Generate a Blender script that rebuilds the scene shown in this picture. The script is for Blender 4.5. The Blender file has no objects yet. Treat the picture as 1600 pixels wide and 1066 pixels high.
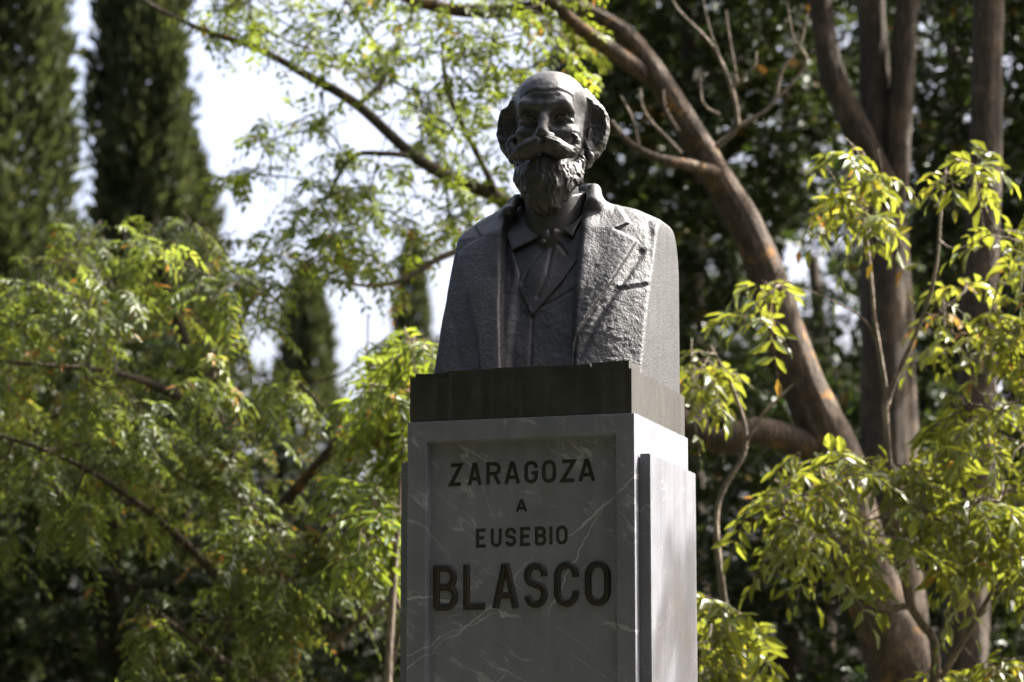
import bpy, bmesh, math
import numpy as np
from mathutils import Vector, Matrix

# ------------------------------------------------------------------ camera, sky, sun, exposure
scene = bpy.context.scene
COL = scene.collection
F_PX, PITCH, CAM_Z = 4444.0, 0.1595, 1.55          # focal length in pixels of a 1600 px wide frame
cam_data = bpy.data.cameras.new('camera')
cam_data.lens = 100.0
cam_data.sensor_width = 36.0
cam_data.clip_end = 5000.0
cam_data.dof.use_dof = True
cam_data.dof.focus_distance = 7.75
cam_data.dof.aperture_fstop = 3.5
cam = bpy.data.objects.new('camera', cam_data)
cam.location = (0, 0, CAM_Z)
cam.rotation_euler = (math.pi / 2 + PITCH, 0, 0)
COL.objects.link(cam)
scene.camera = cam

SUN_ELEV = math.radians(49)
SUN_AZ = math.radians(22)                            # measured from +X towards +Y
sun_dir = Vector((math.cos(SUN_ELEV) * math.cos(SUN_AZ), math.cos(SUN_ELEV) * math.sin(SUN_AZ), math.sin(SUN_ELEV)))
world = bpy.data.worlds.new('World')
scene.world = world
world.use_nodes = True
wn = world.node_tree
wn.nodes.clear()
sky = wn.nodes.new('ShaderNodeTexSky')
sky.sky_type = 'NISHITA'
sky.sun_disc = False
sky.sun_elevation = SUN_ELEV
sky.sun_rotation = math.pi / 2 - SUN_AZ
sky.air_density = 0.65
sky.dust_density = 9.0
sky.ozone_density = 1.0
bg = wn.nodes.new('ShaderNodeBackground')
bg.inputs['Strength'].default_value = 0.108
wo = wn.nodes.new('ShaderNodeOutputWorld')
wn.links.new(sky.outputs['Color'], bg.inputs['Color'])
wn.links.new(bg.outputs['Background'], wo.inputs['Surface'])
sun_data = bpy.data.lights.new('sun', 'SUN')
sun_data.energy = 5.0
sun_data.angle = math.radians(0.53)
sun_data.color = (1.0, 0.95, 0.88)
sun = bpy.data.objects.new('sun', sun_data)
sun.rotation_euler = sun_dir.to_track_quat('Z', 'Y').to_euler()
sun.location = (6, 8, 12)
COL.objects.link(sun)

scene.view_settings.view_transform = 'Standard'
scene.view_settings.look = 'None'
scene.view_settings.gamma = 1.0
scene.view_settings.exposure = 2.35
scene.render.engine = 'CYCLES'
scene.cycles.use_denoising = True
scene.cycles.max_bounces = 7
scene.cycles.diffuse_bounces = 4
scene.cycles.glossy_bounces = 3
scene.cycles.transmission_bounces = 4
scene.cycles.sample_clamp_indirect = 6.0

# ------------------------------------------------------------------ helpers
rng = np.random.default_rng(7)


def at(u, v, Y):
    """World point at depth Y that the photograph shows at pixel (u, v) of its 1600x1066 frame."""
    a = (u - 800) / F_PX
    b = (533 - v) / F_PX
    c, s = math.cos(PITCH), math.sin(PITCH)
    d = np.array([a, c - b * s, s + b * c])
    return np.array([0, 0, CAM_Z]) + d * (Y / d[1])


def mesh_obj(name, verts, faces, mat=None, parent=None, smooth=False):
    me = bpy.data.meshes.new(name)
    me.from_pydata([tuple(map(float, v)) for v in verts], [], [tuple(map(int, f)) for f in faces])
    return link_mesh(name, me, mat, parent, smooth)


def fast_mesh(name, V, Q, mat=None, parent=None, smooth=False, tint=None):
    """V (n,3) floats, Q (m,k) ints with k = 3 or 4."""
    V = np.ascontiguousarray(V, np.float32)
    Q = np.ascontiguousarray(Q, np.int32)
    m, k = Q.shape
    me = bpy.data.meshes.new(name)
    me.vertices.add(len(V))
    me.vertices.foreach_set('co', V.ravel())
    me.loops.add(m * k)
    me.loops.foreach_set('vertex_index', Q.ravel())
    me.polygons.add(m)
    me.polygons.foreach_set('loop_start', np.arange(0, m * k, k, dtype=np.int32))
    me.update(calc_edges=True)
    if tint is not None:
        at_ = me.attributes.new('tint', 'FLOAT', 'POINT')
        at_.data.foreach_set('value', np.ascontiguousarray(tint, np.float32))
    return link_mesh(name, me, mat, parent, smooth)


def link_mesh(name, me, mat, parent, smooth):
    if smooth:
        me.polygons.foreach_set('use_smooth', np.ones(len(me.polygons), bool))
    if mat:
        me.materials.append(mat)
    o = bpy.data.objects.new(name, me)
    COL.objects.link(o)
    if parent:
        o.parent = parent
    return o


def thing(name, label, cat, loc=(0, 0, 0), rotz=0, group=None):
    o = bpy.data.objects.new(name, None)
    o.empty_display_size = 0.2
    COL.objects.link(o)
    o.location = tuple(float(x) for x in loc)
    o.rotation_euler = (0, 0, rotz)
    o['label'] = label
    o['category'] = cat
    if group:
        o['group'] = group
    return o


def box_bm(bm, x0, x1, y0, y1, z0, z1, bevel=0.0, segs=2):
    r = bmesh.ops.create_cube(bm, size=1.0)
    vs = r['verts']
    for v in vs:
        v.co = Vector(((x0 + x1) / 2 + v.co.x * (x1 - x0), (y0 + y1) / 2 + v.co.y * (y1 - y0), (z0 + z1) / 2 + v.co.z * (z1 - z0)))
    if bevel:
        es = list({e for v in vs for e in v.link_edges})
        bmesh.ops.bevel(bm, geom=es, offset=bevel, segments=segs, affect='EDGES', profile=0.6)
    return vs


def bm_obj(name, bm, mat, parent=None, smooth=False):
    me = bpy.data.meshes.new(name)
    bmesh.ops.recalc_face_normals(bm, faces=bm.faces)
    bm.to_mesh(me)
    bm.free()
    return link_mesh(name, me, mat, parent, smooth)


# ------------------------------------------------------------------ materials
def new_mat(name):
    m = bpy.data.materials.new(name)
    m.use_nodes = True
    nt = m.node_tree
    nt.nodes.clear()
    out = nt.nodes.new('ShaderNodeOutputMaterial')
    return m, nt, out


def N(nt, typ, **kw):
    n = nt.nodes.new(typ)
    for k, v in kw.items():
        if k.startswith('i_'):
            key = k[2:].replace('_', ' ')
            n.inputs[key].default_value = v
        else:
            setattr(n, k, v)
    return n


def ramp(nt, src, stops):
    r = nt.nodes.new('ShaderNodeValToRGB')
    el = r.color_ramp.elements
    while len(el) < len(stops):
        el.new(0.5)
    for e, (p, c) in zip(el, stops):
        e.position = p
        e.color = (*c, 1) if len(c) == 3 else c
    nt.links.new(src, r.inputs['Fac'])
    return r


def mixc(nt, fac, a, b, blend='MIX'):
    m = nt.nodes.new('ShaderNodeMix')
    m.data_type = 'RGBA'
    m.blend_type = blend
    for sock, val in ((0, fac), (6, a), (7, b)):
        if hasattr(val, 'is_output'):
            nt.links.new(val, m.inputs[sock])
        elif isinstance(val, tuple):
            m.inputs[sock].default_value = (*val, 1)
        else:
            m.inputs[sock].default_value = val
    return m.outputs[2]


def noise(nt, vec, scale, detail=4, rough=0.55, dist=0.0):
    n = N(nt, 'ShaderNodeTexNoise')
    n.inputs['Scale'].default_value = scale
    n.inputs['Detail'].default_value = detail
    n.inputs['Roughness'].default_value = rough
    n.inputs['Distortion'].default_value = dist
    nt.links.new(vec, n.inputs['Vector'])
    return n.outputs['Fac']


def mapped(nt, vec, scale=(1, 1, 1), rot=(0, 0, 0), loc=(0, 0, 0)):
    m = nt.nodes.new('ShaderNodeMapping')
    m.inputs['Scale'].default_value = scale
    m.inputs['Rotation'].default_value = rot
    m.inputs['Location'].default_value = loc
    nt.links.new(vec, m.inputs['Vector'])
    return m.outputs['Vector']


def objvec(nt):
    return nt.nodes.new('ShaderNodeTexCoord').outputs['Object']


def math_node(nt, op, a, b=None):
    m = nt.nodes.new('ShaderNodeMath')
    m.operation = op
    for i, v in enumerate((a, b)):
        if v is None:
            continue
        if hasattr(v, 'is_output'):
            nt.links.new(v, m.inputs[i])
        else:
            m.inputs[i].default_value = v
    return m.outputs[0]


def bump(nt, height, strength, dist):
    b = nt.nodes.new('ShaderNodeBump')
    b.inputs['Strength'].default_value = strength
    b.inputs['Distance'].default_value = dist
    nt.links.new(height, b.inputs['Height'])
    return b.outputs['Normal']


def marble_mat(name, tooled=False):
    m, nt, out = new_mat(name)
    v = objvec(nt)
    big = noise(nt, v, 3.0, 6, 0.6)
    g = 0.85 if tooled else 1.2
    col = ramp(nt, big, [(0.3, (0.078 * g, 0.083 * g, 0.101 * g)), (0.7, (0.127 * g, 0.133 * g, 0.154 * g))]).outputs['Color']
    # vertical rain streaks
    st = noise(nt, mapped(nt, v, (26, 26, 1.3)), 1.0, 4, 0.6)
    col = mixc(nt, ramp(nt, st, [(0.45, (0, 0, 0)), (0.75, (0.5, 0.5, 0.5))]).outputs['Color'], col, (0.175, 0.18, 0.195))
    # calcite veins: two sets, thin bands of a warped noise
    veins = (((0.0, 0.95, 0.0), 1.7, 0.008, 0.5, 3.3), ((0.0, 0.75, 0.3), 3.3, 0.009, 0.45, 9.1), ((0, 1.3, 0), 5.0, 0.008, 0.4, 5.7))
    for rot, sc, wid, amt, seed in (veins[2:] if tooled else veins):
        w = mapped(nt, v, (1.0, 1.0, 0.30), rot, (seed, seed * 2, seed))
        w = mapped(nt, v, (1.0, 1.0, 1.0), rot, (seed, seed * 2, seed))
        w = mapped(nt, w, (1.6, 1.0, 0.34))
        n = noise(nt, w, sc, 5, 0.62, 0.35)
        d = math_node(nt, 'ABSOLUTE', math_node(nt, 'SUBTRACT', n, 0.5))
        line = ramp(nt, d, [(0.0, (1, 1, 1)), (wid, (0, 0, 0))]).outputs['Color']
        brk = ramp(nt, noise(nt, v, 5.0 + seed, 3), [(0.49, (0, 0, 0)), (0.62, (1, 1, 1))]).outputs['Color']
        fac = math_node(nt, 'MULTIPLY', math_node(nt, 'MULTIPLY', line, brk), amt)
        col = mixc(nt, fac, col, (0.38, 0.38, 0.385))
    # long calcite seams running across the block
    if not tooled:
        sep = N(nt, 'ShaderNodeSeparateXYZ')
        nt.links.new(v, sep.inputs[0])
        for ang, off, w0, sc, seed in ((math.radians(39), 1.662, 0.0042, 3.0, 1.7), (math.radians(57), 1.06, 0.0030, 4.0, 6.1), (math.radians(-9), 2.012, 0.0050, 5.0, 4.4), (math.radians(24), 1.905, 0.0024, 5.0, 8.2)):
            wob = math_node(nt, 'MULTIPLY', math_node(nt, 'SUBTRACT', noise(nt, mapped(nt, v, loc=(seed, 0, seed)), sc, 4, 0.6), 0.5), 0.16)
            q = math_node(nt, 'SUBTRACT', math_node(nt, 'MULTIPLY', sep.outputs['Z'], math.cos(ang)), math_node(nt, 'MULTIPLY', sep.outputs['X'], math.sin(ang)))
            q = math_node(nt, 'ABSOLUTE', math_node(nt, 'ADD', math_node(nt, 'SUBTRACT', q, off), wob))
            wid = math_node(nt, 'MULTIPLY', noise(nt, v, 14 + seed, 3, 0.6), w0 * 1.6)
            line = math_node(nt, 'SUBTRACT', 1.0, math_node(nt, 'DIVIDE', q, wid))
            line = ramp(nt, line, [(0.0, (0, 0, 0)), (0.45, (1, 1, 1))]).outputs['Color']
            brk = ramp(nt, noise(nt, mapped(nt, v, loc=(seed, seed, 0)), 4.2, 3), [(0.42, (0, 0, 0)), (0.54, (0.85, 0.85, 0.85))]).outputs['Color']
            col = mixc(nt, math_node(nt, 'MULTIPLY', line, brk), col, (0.32, 0.32, 0.325))
    # small pale specks and chips
    vo = N(nt, 'ShaderNodeTexVoronoi')
    vo.inputs['Scale'].default_value = 46
    nt.links.new(v, vo.inputs['Vector'])
    sp = ramp(nt, vo.outputs['Distance'], [(0.04, (1, 1, 1)), (0.10, (0, 0, 0))]).outputs['Color']
    pick = ramp(nt, noise(nt, v, 21, 2), [(0.60, (0, 0, 0)), (0.66, (1, 1, 1))]).outputs['Color']
    col = mixc(nt, math_node(nt, 'MULTIPLY', math_node(nt, 'MULTIPLY', sp, pick), 0.6), col, (0.36, 0.35, 0.33))
    # brown dirt stains
    dirt = ramp(nt, noise(nt, mapped(nt, v, (1, 1, 0.6)), 7, 5, 0.65), [(0.56, (0, 0, 0)), (0.75, (0.55, 0.55, 0.55))]).outputs['Color']
    col = mixc(nt, dirt, col, (0.095, 0.083, 0.07))
    b = N(nt, 'ShaderNodeBsdfPrincipled')
    nt.links.new(col, b.inputs['Base Color'])
    rg = ramp(nt, noise(nt, v, 9, 4), [(0.3, (0.36,) * 3), (0.7, (0.58,) * 3)]).outputs['Color']
    nt.links.new(rg, b.inputs['Roughness'])
    fine = noise(nt, v, 160, 4, 0.7)
    nrm = bump(nt, fine, 0.25, 0.002)
    if tooled:
        wv = N(nt, 'ShaderNodeTexWave', bands_direction='Z')
        wv.inputs['Scale'].default_value = 62
        wv.inputs['Distortion'].default_value = 1.2
        wv.inputs['Detail'].default_value = 2
        nt.links.new(v, wv.inputs['Vector'])
        h = math_node(nt, 'ADD', math_node(nt, 'MULTIPLY', wv.outputs['Fac'], 0.5), fine)
        nrm = bump(nt, h, 0.16, 0.002)
    nt.links.new(nrm, b.inputs['Normal'])
    nt.links.new(b.outputs[0], out.inputs['Surface'])
    return m


def bronze_mat(name, c0, c1, metallic, rough, bump_s, bump_scale, streak=0.5, strand=None):
    m, nt, out = new_mat(name)
    v = objvec(nt)
    n1 = noise(nt, v, 9.0, 6, 0.62)
    col = ramp(nt, n1, [(0.32, c0), (0.68, c1)]).outputs['Color']
    st = noise(nt, mapped(nt, v, (34, 34, 2.2)), 1.0, 5, 0.6)
    pale = tuple(min(1, x * 1.75) for x in c1)
    col = mixc(nt, math_node(nt, 'MULTIPLY', ramp(nt, st, [(0.48, (0, 0, 0)), (0.78, (1, 1, 1))]).outputs['Color'], streak), col, pale)
    gr = ramp(nt, noise(nt, v, 5.2, 4, 0.6), [(0.55, (0, 0, 0)), (0.75, (0.45, 0.45, 0.45))]).outputs['Color']
    col = mixc(nt, gr, col, (c1[0] * 0.62, c1[1] * 0.72, c1[2] * 0.66))
    br = ramp(nt, noise(nt, v, 14.0, 5, 0.65), [(0.62, (0, 0, 0)), (0.78, (0.5, 0.5, 0.5))]).outputs['Color']
    col = mixc(nt, br, col, (c0[0] * 1.15, c0[1] * 0.95, c0[2] * 0.75))
    b = N(nt, 'ShaderNodeBsdfPrincipled')
    nt.links.new(col, b.inputs['Base Color'])
    b.inputs['Metallic'].default_value = metallic
    rg = ramp(nt, noise(nt, v, 24, 4), [(0.3, (rough - 0.09,) * 3), (0.7, (rough + 0.1,) * 3)]).outputs['Color']
    nt.links.new(rg, b.inputs['Roughness'])
    if strand:
        h = noise(nt, mapped(nt, v, strand), 1.0, 5, 0.6, 0.4)
    else:
        h = noise(nt, v, bump_scale, 5, 0.62)
    nt.links.new(bump(nt, h, bump_s, 0.004), b.inputs['Normal'])
    nt.links.new(b.outputs[0], out.inputs['Surface'])
    return m


MARBLE = marble_mat('grey_marble')
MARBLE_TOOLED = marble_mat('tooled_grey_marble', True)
BRONZE = bronze_mat('bronze_smooth', (0.034, 0.035, 0.0355), (0.054, 0.055, 0.055), 0.35, 0.50, 0.28, 60)
BRONZE_COAT = bronze_mat('bronze_coat', (0.027, 0.028, 0.030), (0.045, 0.046, 0.048), 0.35, 0.50, 0.65, 150)
BRONZE_HAIR = bronze_mat('bronze_hair', (0.0225, 0.0221, 0.0212), (0.0369, 0.036, 0.0351), 0.35, 0.52, 0.5, 60, 0.3)
BRONZE_BASE = bronze_mat('bronze_plinth', (0.022, 0.0205, 0.018), (0.045, 0.042, 0.038), 0.45, 0.46, 0.25, 70, 0.75)
BRONZE_LETTER = bronze_mat('bronze_letter', (0.012, 0.010, 0.008), (0.026, 0.021, 0.016), 0.4, 0.5, 0.2, 80, 0.2)
# ------------------------------------------------------------------ ground
def ground_mat():
    m, nt, out = new_mat('park_ground')
    v = objvec(nt)
    n1 = noise(nt, v, 0.35, 6, 0.6)
    n2 = noise(nt, v, 9, 5, 0.7)
    col = mixc(nt, ramp(nt, n1, [(0.42, (0, 0, 0)), (0.58, (1, 1, 1))]).outputs['Color'], (0.034, 0.046, 0.016), (0.06, 0.047, 0.032))
    col = mixc(nt, math_node(nt, 'MULTIPLY', n2, 0.5), col, (0.03, 0.025, 0.016))
    b = N(nt, 'ShaderNodeBsdfPrincipled')
    b.inputs['Roughness'].default_value = 0.95
    nt.links.new(col, b.inputs['Base Color'])
    nt.links.new(bump(nt, n2, 0.8, 0.05), b.inputs['Normal'])
    nt.links.new(b.outputs[0], out.inputs['Surface'])
    return m


bm = bmesh.new()
bmesh.ops.create_grid(bm, x_segments=40, y_segments=40, size=1500)
ground = bm_obj('ground', bm, ground_mat())
ground['kind'] = 'structure'

# ------------------------------------------------------------------ pedestal (local frame: X along the inscribed face, Y to the back)
TH = 0.3107
PW, PD, PTOP = 0.6403, 0.5759, 2.5635
EX = np.array([math.cos(TH), -math.sin(TH), 0])
EY = np.array([math.sin(TH), math.cos(TH), 0])
PO = np.array([0.3247, 7.4993, 0]) - EX * PW / 2 + EY * PD / 2      # centre of the block on the ground
CAM_LOC = np.array([(-PO) @ EX, (-PO) @ EY, CAM_Z])                 # camera in the pedestal's frame


def local_ray(u, v):
    d = at(u, v, 1.0) - np.array([0, 0, CAM_Z])
    return np.array([d @ EX, d @ EY, d[2]])


def on_y(u, v, y):
    """Point of the pedestal's frame in the plane Y = y, measured at pixel (u, v)."""
    r = local_ray(u, v)
    return CAM_LOC + r * ((y - CAM_LOC[1]) / r[1])


pedestal = thing('stone_pedestal', 'dark grey veined marble pedestal with inscription panel, carrying the bronze bust', 'pedestal', PO, -TH)
hw, hd = PW / 2, PD / 2
# panel frame measured on the front plane
pl = on_y(666, 800, -hd)[0]
pr = on_y(962.5, 800, -hd)[0]
ptop = on_y(815, 684, -hd)[2]
REC = 0.026
# block: four front frame pieces are one body with the core behind
bm = bmesh.new()
box_bm(bm, -hw, hw, -hd + REC + 0.003, hd, 0.55, PTOP, 0.0)
core = bm_obj('block', bm, MARBLE, pedestal)
bm = bmesh.new()
box_bm(bm, pl - 0.006, pr + 0.006, -hd + REC, -hd + REC + 0.0026, 0.745, ptop + 0.006)
panel = bm_obj('inscription_panel', bm, MARBLE, pedestal)
bm = bmesh.new()
prof = [(-hw, 0.55), (hw, 0.55), (hw, PTOP), (-hw, PTOP)]
inner = [(pl, 0.75), (pr, 0.75), (pr, ptop), (pl, ptop)]
y0, y1 = -hd, -hd + REC + 0.0
vo = [bm.verts.new((x, y0, z)) for x, z in prof]
vi = [bm.verts.new((x, y0, z)) for x, z in inner]
vib = [bm.verts.new((x + (0.004 if i in (0, 3) else -0.004), y1 + 0.0004, z + (-0.004 if i > 1 else 0.004))) for i, (x, z) in enumerate(inner)]
vob = [bm.verts.new((x, y1 + 0.0025, z)) for x, z in prof]
for i in range(4):
    j = (i + 1) % 4
    bm.faces.new((vo[i], vo[j], vi[j], vi[i]))
    bm.faces.new((vi[i], vi[j], vib[j], vib[i]))
    bm.faces.new((vo[j], vo[i], vob[i], vob[j]))
es = [e for e in bm.edges if all(v in vo for v in e.verts)] + [e for e in bm.edges if all(v in vi for v in e.verts)]
bmesh.ops.bevel(bm, geom=es, offset=0.0022, segments=2, affect='EDGES', profile=0.5)
frame = bm_obj('panel_frame', bm, MARBLE, pedestal)


def pier(sign):
    """Slab against a flank of the block, its outer front edge square, its inner top corner chipped off."""
    bm = bmesh.new()
    x0, x1 = hw + 0.0006, hw + 0.0322
    ya, yb = -hd + 0.040, -hd + 0.536
    zt = PTOP - 0.1057
    pts = [(x0, 0.55), (x1, 0.55), (x1, zt), (x0 + 0.005, zt), (x0, zt - 0.045)]
    f = [bm.verts.new((x, ya, z)) for x, z in pts]
    b = [bm.verts.new((x, yb, z)) for x, z in pts]
    bm.faces.new(f)
    bm.faces.new(b[::-1])
    for i in range(5):
        j = (i + 1) % 5
        bm.faces.new((f[j], f[i], b[i], b[j]))
    bmesh.ops.bevel(bm, geom=[e for e in bm.edges if abs(e.verts[0].co.x - x1) < 1e-4 and abs(e.verts[1].co.x - x1) < 1e-4], offset=0.002, segments=2, affect='EDGES')
    if sign < 0:
        bmesh.ops.scale(bm, vec=(-1, 1, 1), verts=bm.verts)
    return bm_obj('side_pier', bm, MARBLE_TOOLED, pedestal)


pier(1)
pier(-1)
# stepped foot, below the frame of the photograph
for k, (g, z0, z1) in enumerate(((0.16, 0.30, 0.55), (0.30, 0.12, 0.30), (0.50, -0.05, 0.12))):
    bm = bmesh.new()
    box_bm(bm, -hw - g, hw + g, -hd - g, hd + g, z0 + 0.0004 * k, z1, 0.008)
    bm_obj('base_step', bm, MARBLE, pedestal)


# ---- lettering: bronze letters fixed to the panel, each drawn as strokes on a 1 x 1 cell (x across, z up)
def arc(cx, cz, rx, rz, a0, a1, n=9):
    t = np.radians(np.linspace(a0, a1, n))
    return [(cx + rx * math.cos(a), cz + rz * math.sin(a)) for a in t]


def rrect(x0, x1, z0, z1, rx, rz):
    p = []
    for cx, cz, a in ((x1 - rx, z1 - rz, 0), (x0 + rx, z1 - rz, 90), (x0 + rx, z0 + rz, 180), (x1 - rx, z0 + rz, 270)):
        p += arc(cx, cz, rx, rz, a, a + 90, 6)
    return p


GLYPH = {                                            # strokes: (points, closed)
    'Z': [([(0, 1), (1, 1), (0, 0), (1, 0)], False)],
    'A': [([(0, -0.07), (0.44, 1.0), (0.56, 1.0), (1, -0.07)], False), ([(0.17, 0.26), (0.83, 0.26)], False)],
    'R': [([(0, -0.07), (0, 1), (0.55, 1)] + arc(0.55, 0.74, 0.43, 0.26, 80, -90) + [(0, 0.48)], False), ([(0.55, 0.46), (1.0, -0.07)], False)],
    'G': [([(0.98, 0.70)] + arc(0.5, 0.72, 0.48, 0.28, 10, 170) + arc(0.5, 0.28, 0.48, 0.28, 190, 350) + [(0.98, 0.46), (0.55, 0.46)], False)],
    'O': [(rrect(0, 1, 0, 1, 0.48, 0.30), True)],
    'E': [([(1, 1), (0, 1), (0, 0), (1, 0)], False), ([(0, 0.52), (0.85, 0.52)], False)],
    'U': [([(0, 1.07), (0, 0.3)] + arc(0.5, 0.28, 0.5, 0.28, 180, 360, 12) + [(1, 1.07)], False)],
    'S': [([(0.97, 0.72)] + arc(0.5, 0.75, 0.47, 0.25, 15, 225, 14) + [(0.72, 0.47)] + arc(0.5, 0.26, 0.47, 0.26, 42, -170, 14), False)],
    'B': [([(0, 0), (0, 1), (0.5, 1)] + arc(0.55, 0.76, 0.38, 0.24, 80, -80) + [(0.5, 0.52), (0, 0.52)], False),
          ([(0.5, 0.52)] + arc(0.55, 0.26, 0.45, 0.26, 80, -80) + [(0.5, 0), (-0.05, 0)], False)],
    'I': [([(0.5, -0.07), (0.5, 1.07)], False)],
    'L': [([(0, 1.07), (0, 0), (1, 0)], False)],
    'C': [([(0.98, 0.68)] + arc(0.5, 0.70, 0.48, 0.30, 10, 170, 12) + arc(0.5, 0.30, 0.48, 0.30, 190, 350, 12) + [(0.98, 0.32)], False)],
    '1': [([(0.3, 0.8), (0.5, 1), (0.5, 0)], False)],
    '9': [(rrect(0, 1, 0.45, 1, 0.4, 0.25), True), ([(1, 0.7), (0.9, 0.2), (0.4, 0)], False)],
    '3': [([(0, 1), (0.9, 1), (0.45, 0.58), (0.9, 0.4), (0.8, 0.05), (0, 0)], False)],
    '4': [([(0.75, 0), (0.75, 1), (0, 0.3), (1, 0.3)], False)],
    'N': [([(0, 0), (0, 1), (1, 0), (1, 1)], False)],
}


def sweep(bm, pts, closed, half, prof, y):
    """Ribbon along pts (x, z) with mitred corners; prof = [(across -1..1, height)] ; y = wall plane, height goes to -Y."""
    P = np.array(pts, float)
    keep = [0]
    for i in range(1, len(P)):
        if np.linalg.norm(P[i] - P[keep[-1]]) > half * 0.12:
            keep.append(i)
    P = P[keep]
    if closed and np.linalg.norm(P[0] - P[-1]) < half * 0.12:
        P = P[:-1]
    n = len(P)
    rows = []
    for i in range(n):
        a = P[(i - 1) % n] if (closed or i > 0) else None
        b = P[(i + 1) % n] if (closed or i < n - 1) else None
        d1 = (P[i] - a) / np.linalg.norm(P[i] - a) if a is not None else None
        d2 = (b - P[i]) / np.linalg.norm(b - P[i]) if b is not None else None
        if d1 is None: d1 = d2
        if d2 is None: d2 = d1
        t = d1 + d2
        t = t / max(np.linalg.norm(t), 1e-6)
        nrm = np.array([-t[1], t[0]])
        k = 1.0 / max(0.42, abs(nrm @ np.array([-d1[1], d1[0]])))
        rows.append([bm.verts.new((P[i][0] + nrm[0] * half * s * k, y - h, P[i][1] + nrm[1] * half * s * k)) for s, h in prof])
    m = len(prof)
    for i in range(n if closed else n - 1):
        r0, r1 = rows[i], rows[(i + 1) % n]
        for j in range(m - 1):
            bm.faces.new((r0[j], r0[j + 1], r1[j + 1], r1[j]))
    if not closed:
        bm.faces.new(rows[0][::-1])
        bm.faces.new(rows[-1])


def letter(ch, u0, u1, vb, vt, half, raised, y, parent, mat, name='letter'):
    """One letter whose outline spans pixels u0..u1 and vb..vt on the plane Y = y of the pedestal frame."""
    a = on_y(u0, vb, y)
    b = on_y(u1, vb, y)
    c = on_y(u0, vt, y)
    z0, z1 = a[2] + half, c[2] - half
    x0, x1 = a[0] + half, b[0] - half
    if ch in 'A':
        z0 += 0
    bm = bmesh.new()
    for k, (pts, closed) in enumerate(GLYPH[ch]):
        dz = k * 0.0005
        if raised > 0.004:
            prof = [(-1, -0.002), (-0.93, raised * 0.45), (-0.5, raised * 0.92 - dz), (0, raised - dz), (0.5, raised * 0.92 - dz), (0.93, raised * 0.45), (1, -0.002)]
        else:
            prof = [(-1, -0.002), (-1, raised - dz), (1, raised - dz), (1, -0.002)]
        sweep(bm, [(x0 + px * (x1 - x0), z0 + pz * (z1 - z0)) for px, pz in pts], closed, half, prof, y)
    o = bm_obj(name, bm, mat, parent)
    return o


PY = -hd + REC                                       # panel plane
lines = []
# text, letter boxes (u0, u1), baseline and cap line at the first and last letter
Z_ = [(702, 723), (731, 753), (760, 783), (788, 813), (819, 841), (847, 869), (876, 900), (904, 930)]
for i, ch in enumerate('ZARAGOZA'):
    vb = 760 + (753 - 760) * i / 7
    letter(ch, *Z_[i], vb, vb - 35.5, 0.0049, 0.0015, PY, panel, BRONZE_LETTER)
letter('A', 806, 824, 800.5, 780.5, 0.0034, 0.0015, PY, panel, BRONZE_LETTER)
E_ = [(744, 761), (767, 784), (789, 807), (813, 831), (836, 854), (858, 864), (869, 887)]
for i, ch in enumerate('EUSEBIO'):
    vb = 856 + (851 - 856) * i / 6
    letter(ch, *E_[i], vb, vb - 29.5, 0.0042, 0.0015, PY, panel, BRONZE_LETTER)
B_ = [(677, 716), (724, 763), (769, 811), (818, 857), (865, 906), (914, 955)]
for i, ch in enumerate('BLASCO'):
    vb = 955 + (948 - 955) * i / 5
    letter(ch, *B_[i], vb, vb - 71.5, 0.0094, 0.009, PY, panel, BRONZE_LETTER)
# ------------------------------------------------------------------ bronze bust, modelled as distance fields and meshed with surface nets
bust = thing('bronze_bust', 'weathered bronze bust of a bald man with curled moustache and beard, in coat and cravat', 'bust', (PO[0], PO[1], PTOP), -TH)


class Grid:
    def __init__(self, lo, hi, h):
        self.lo = np.array(lo, np.float32)
        self.h = h
        ax = [np.arange(lo[i], hi[i] + h, h, dtype=np.float32) for i in range(3)]
        self.ax = ax
        self.x = ax[0][:, None, None]
        self.y = ax[1][None, :, None]
        self.z = ax[2][None, None, :]

    def full(self):
        return np.broadcast_arrays(self.x, self.y, self.z)


def smin(a, b, k):
    if k <= 0:
        return np.minimum(a, b)
    h = np.maximum(k - np.abs(a - b), 0) / k
    return np.minimum(a, b) - h * h * (k * 0.25)


def smax(a, b, k):
    return -smin(-a, -b, k)


def ell(g, c, r, rot=None):
    x, y, z = g.x - c[0], g.y - c[1], g.z - c[2]
    if rot is not None:
        R = np.array(Matrix.Rotation(rot[1], 3, rot[0]))
        x, y, z = (R[0, 0] * x + R[1, 0] * y + R[2, 0] * z, R[0, 1] * x + R[1, 1] * y + R[2, 1] * z, R[0, 2] * x + R[1, 2] * y + R[2, 2] * z)
    k = np.sqrt((x / r[0]) ** 2 + (y / r[1]) ** 2 + (z / r[2]) ** 2)
    return ((k - 1.0) * min(r)).astype(np.float32)


def cone(g, a, b, ra, rb):
    a, b = np.array(a, np.float32), np.array(b, np.float32)
    d = b - a
    L2 = float(d @ d)
    x, y, z = g.x - a[0], g.y - a[1], g.z - a[2]
    t = np.clip((x * d[0] + y * d[1] + z * d[2]) / L2, 0, 1)
    q = np.sqrt((x - t * d[0]) ** 2 + (y - t * d[1]) ** 2 + (z - t * d[2]) ** 2)
    return (q - (ra + (rb - ra) * t)).astype(np.float32)


def chain(g, pts, k):
    f = None
    for (p, r), (q, s) in zip(pts[:-1], pts[1:]):
        c = cone(g, p, q, r, s)
        f = c if f is None else smin(f, c, k)
    return f


def hash3(i, j, k):
    n = (i * 374761393 + j * 668265263 + k * 2147483647 + 1013904223) & 0xffffffff
    n = ((n ^ (n >> 13)) * 1274126177) & 0xffffffff
    n = n ^ (n >> 16)
    return (n & 0xffff).astype(np.float32) / 32767.5 - 1.0


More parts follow.
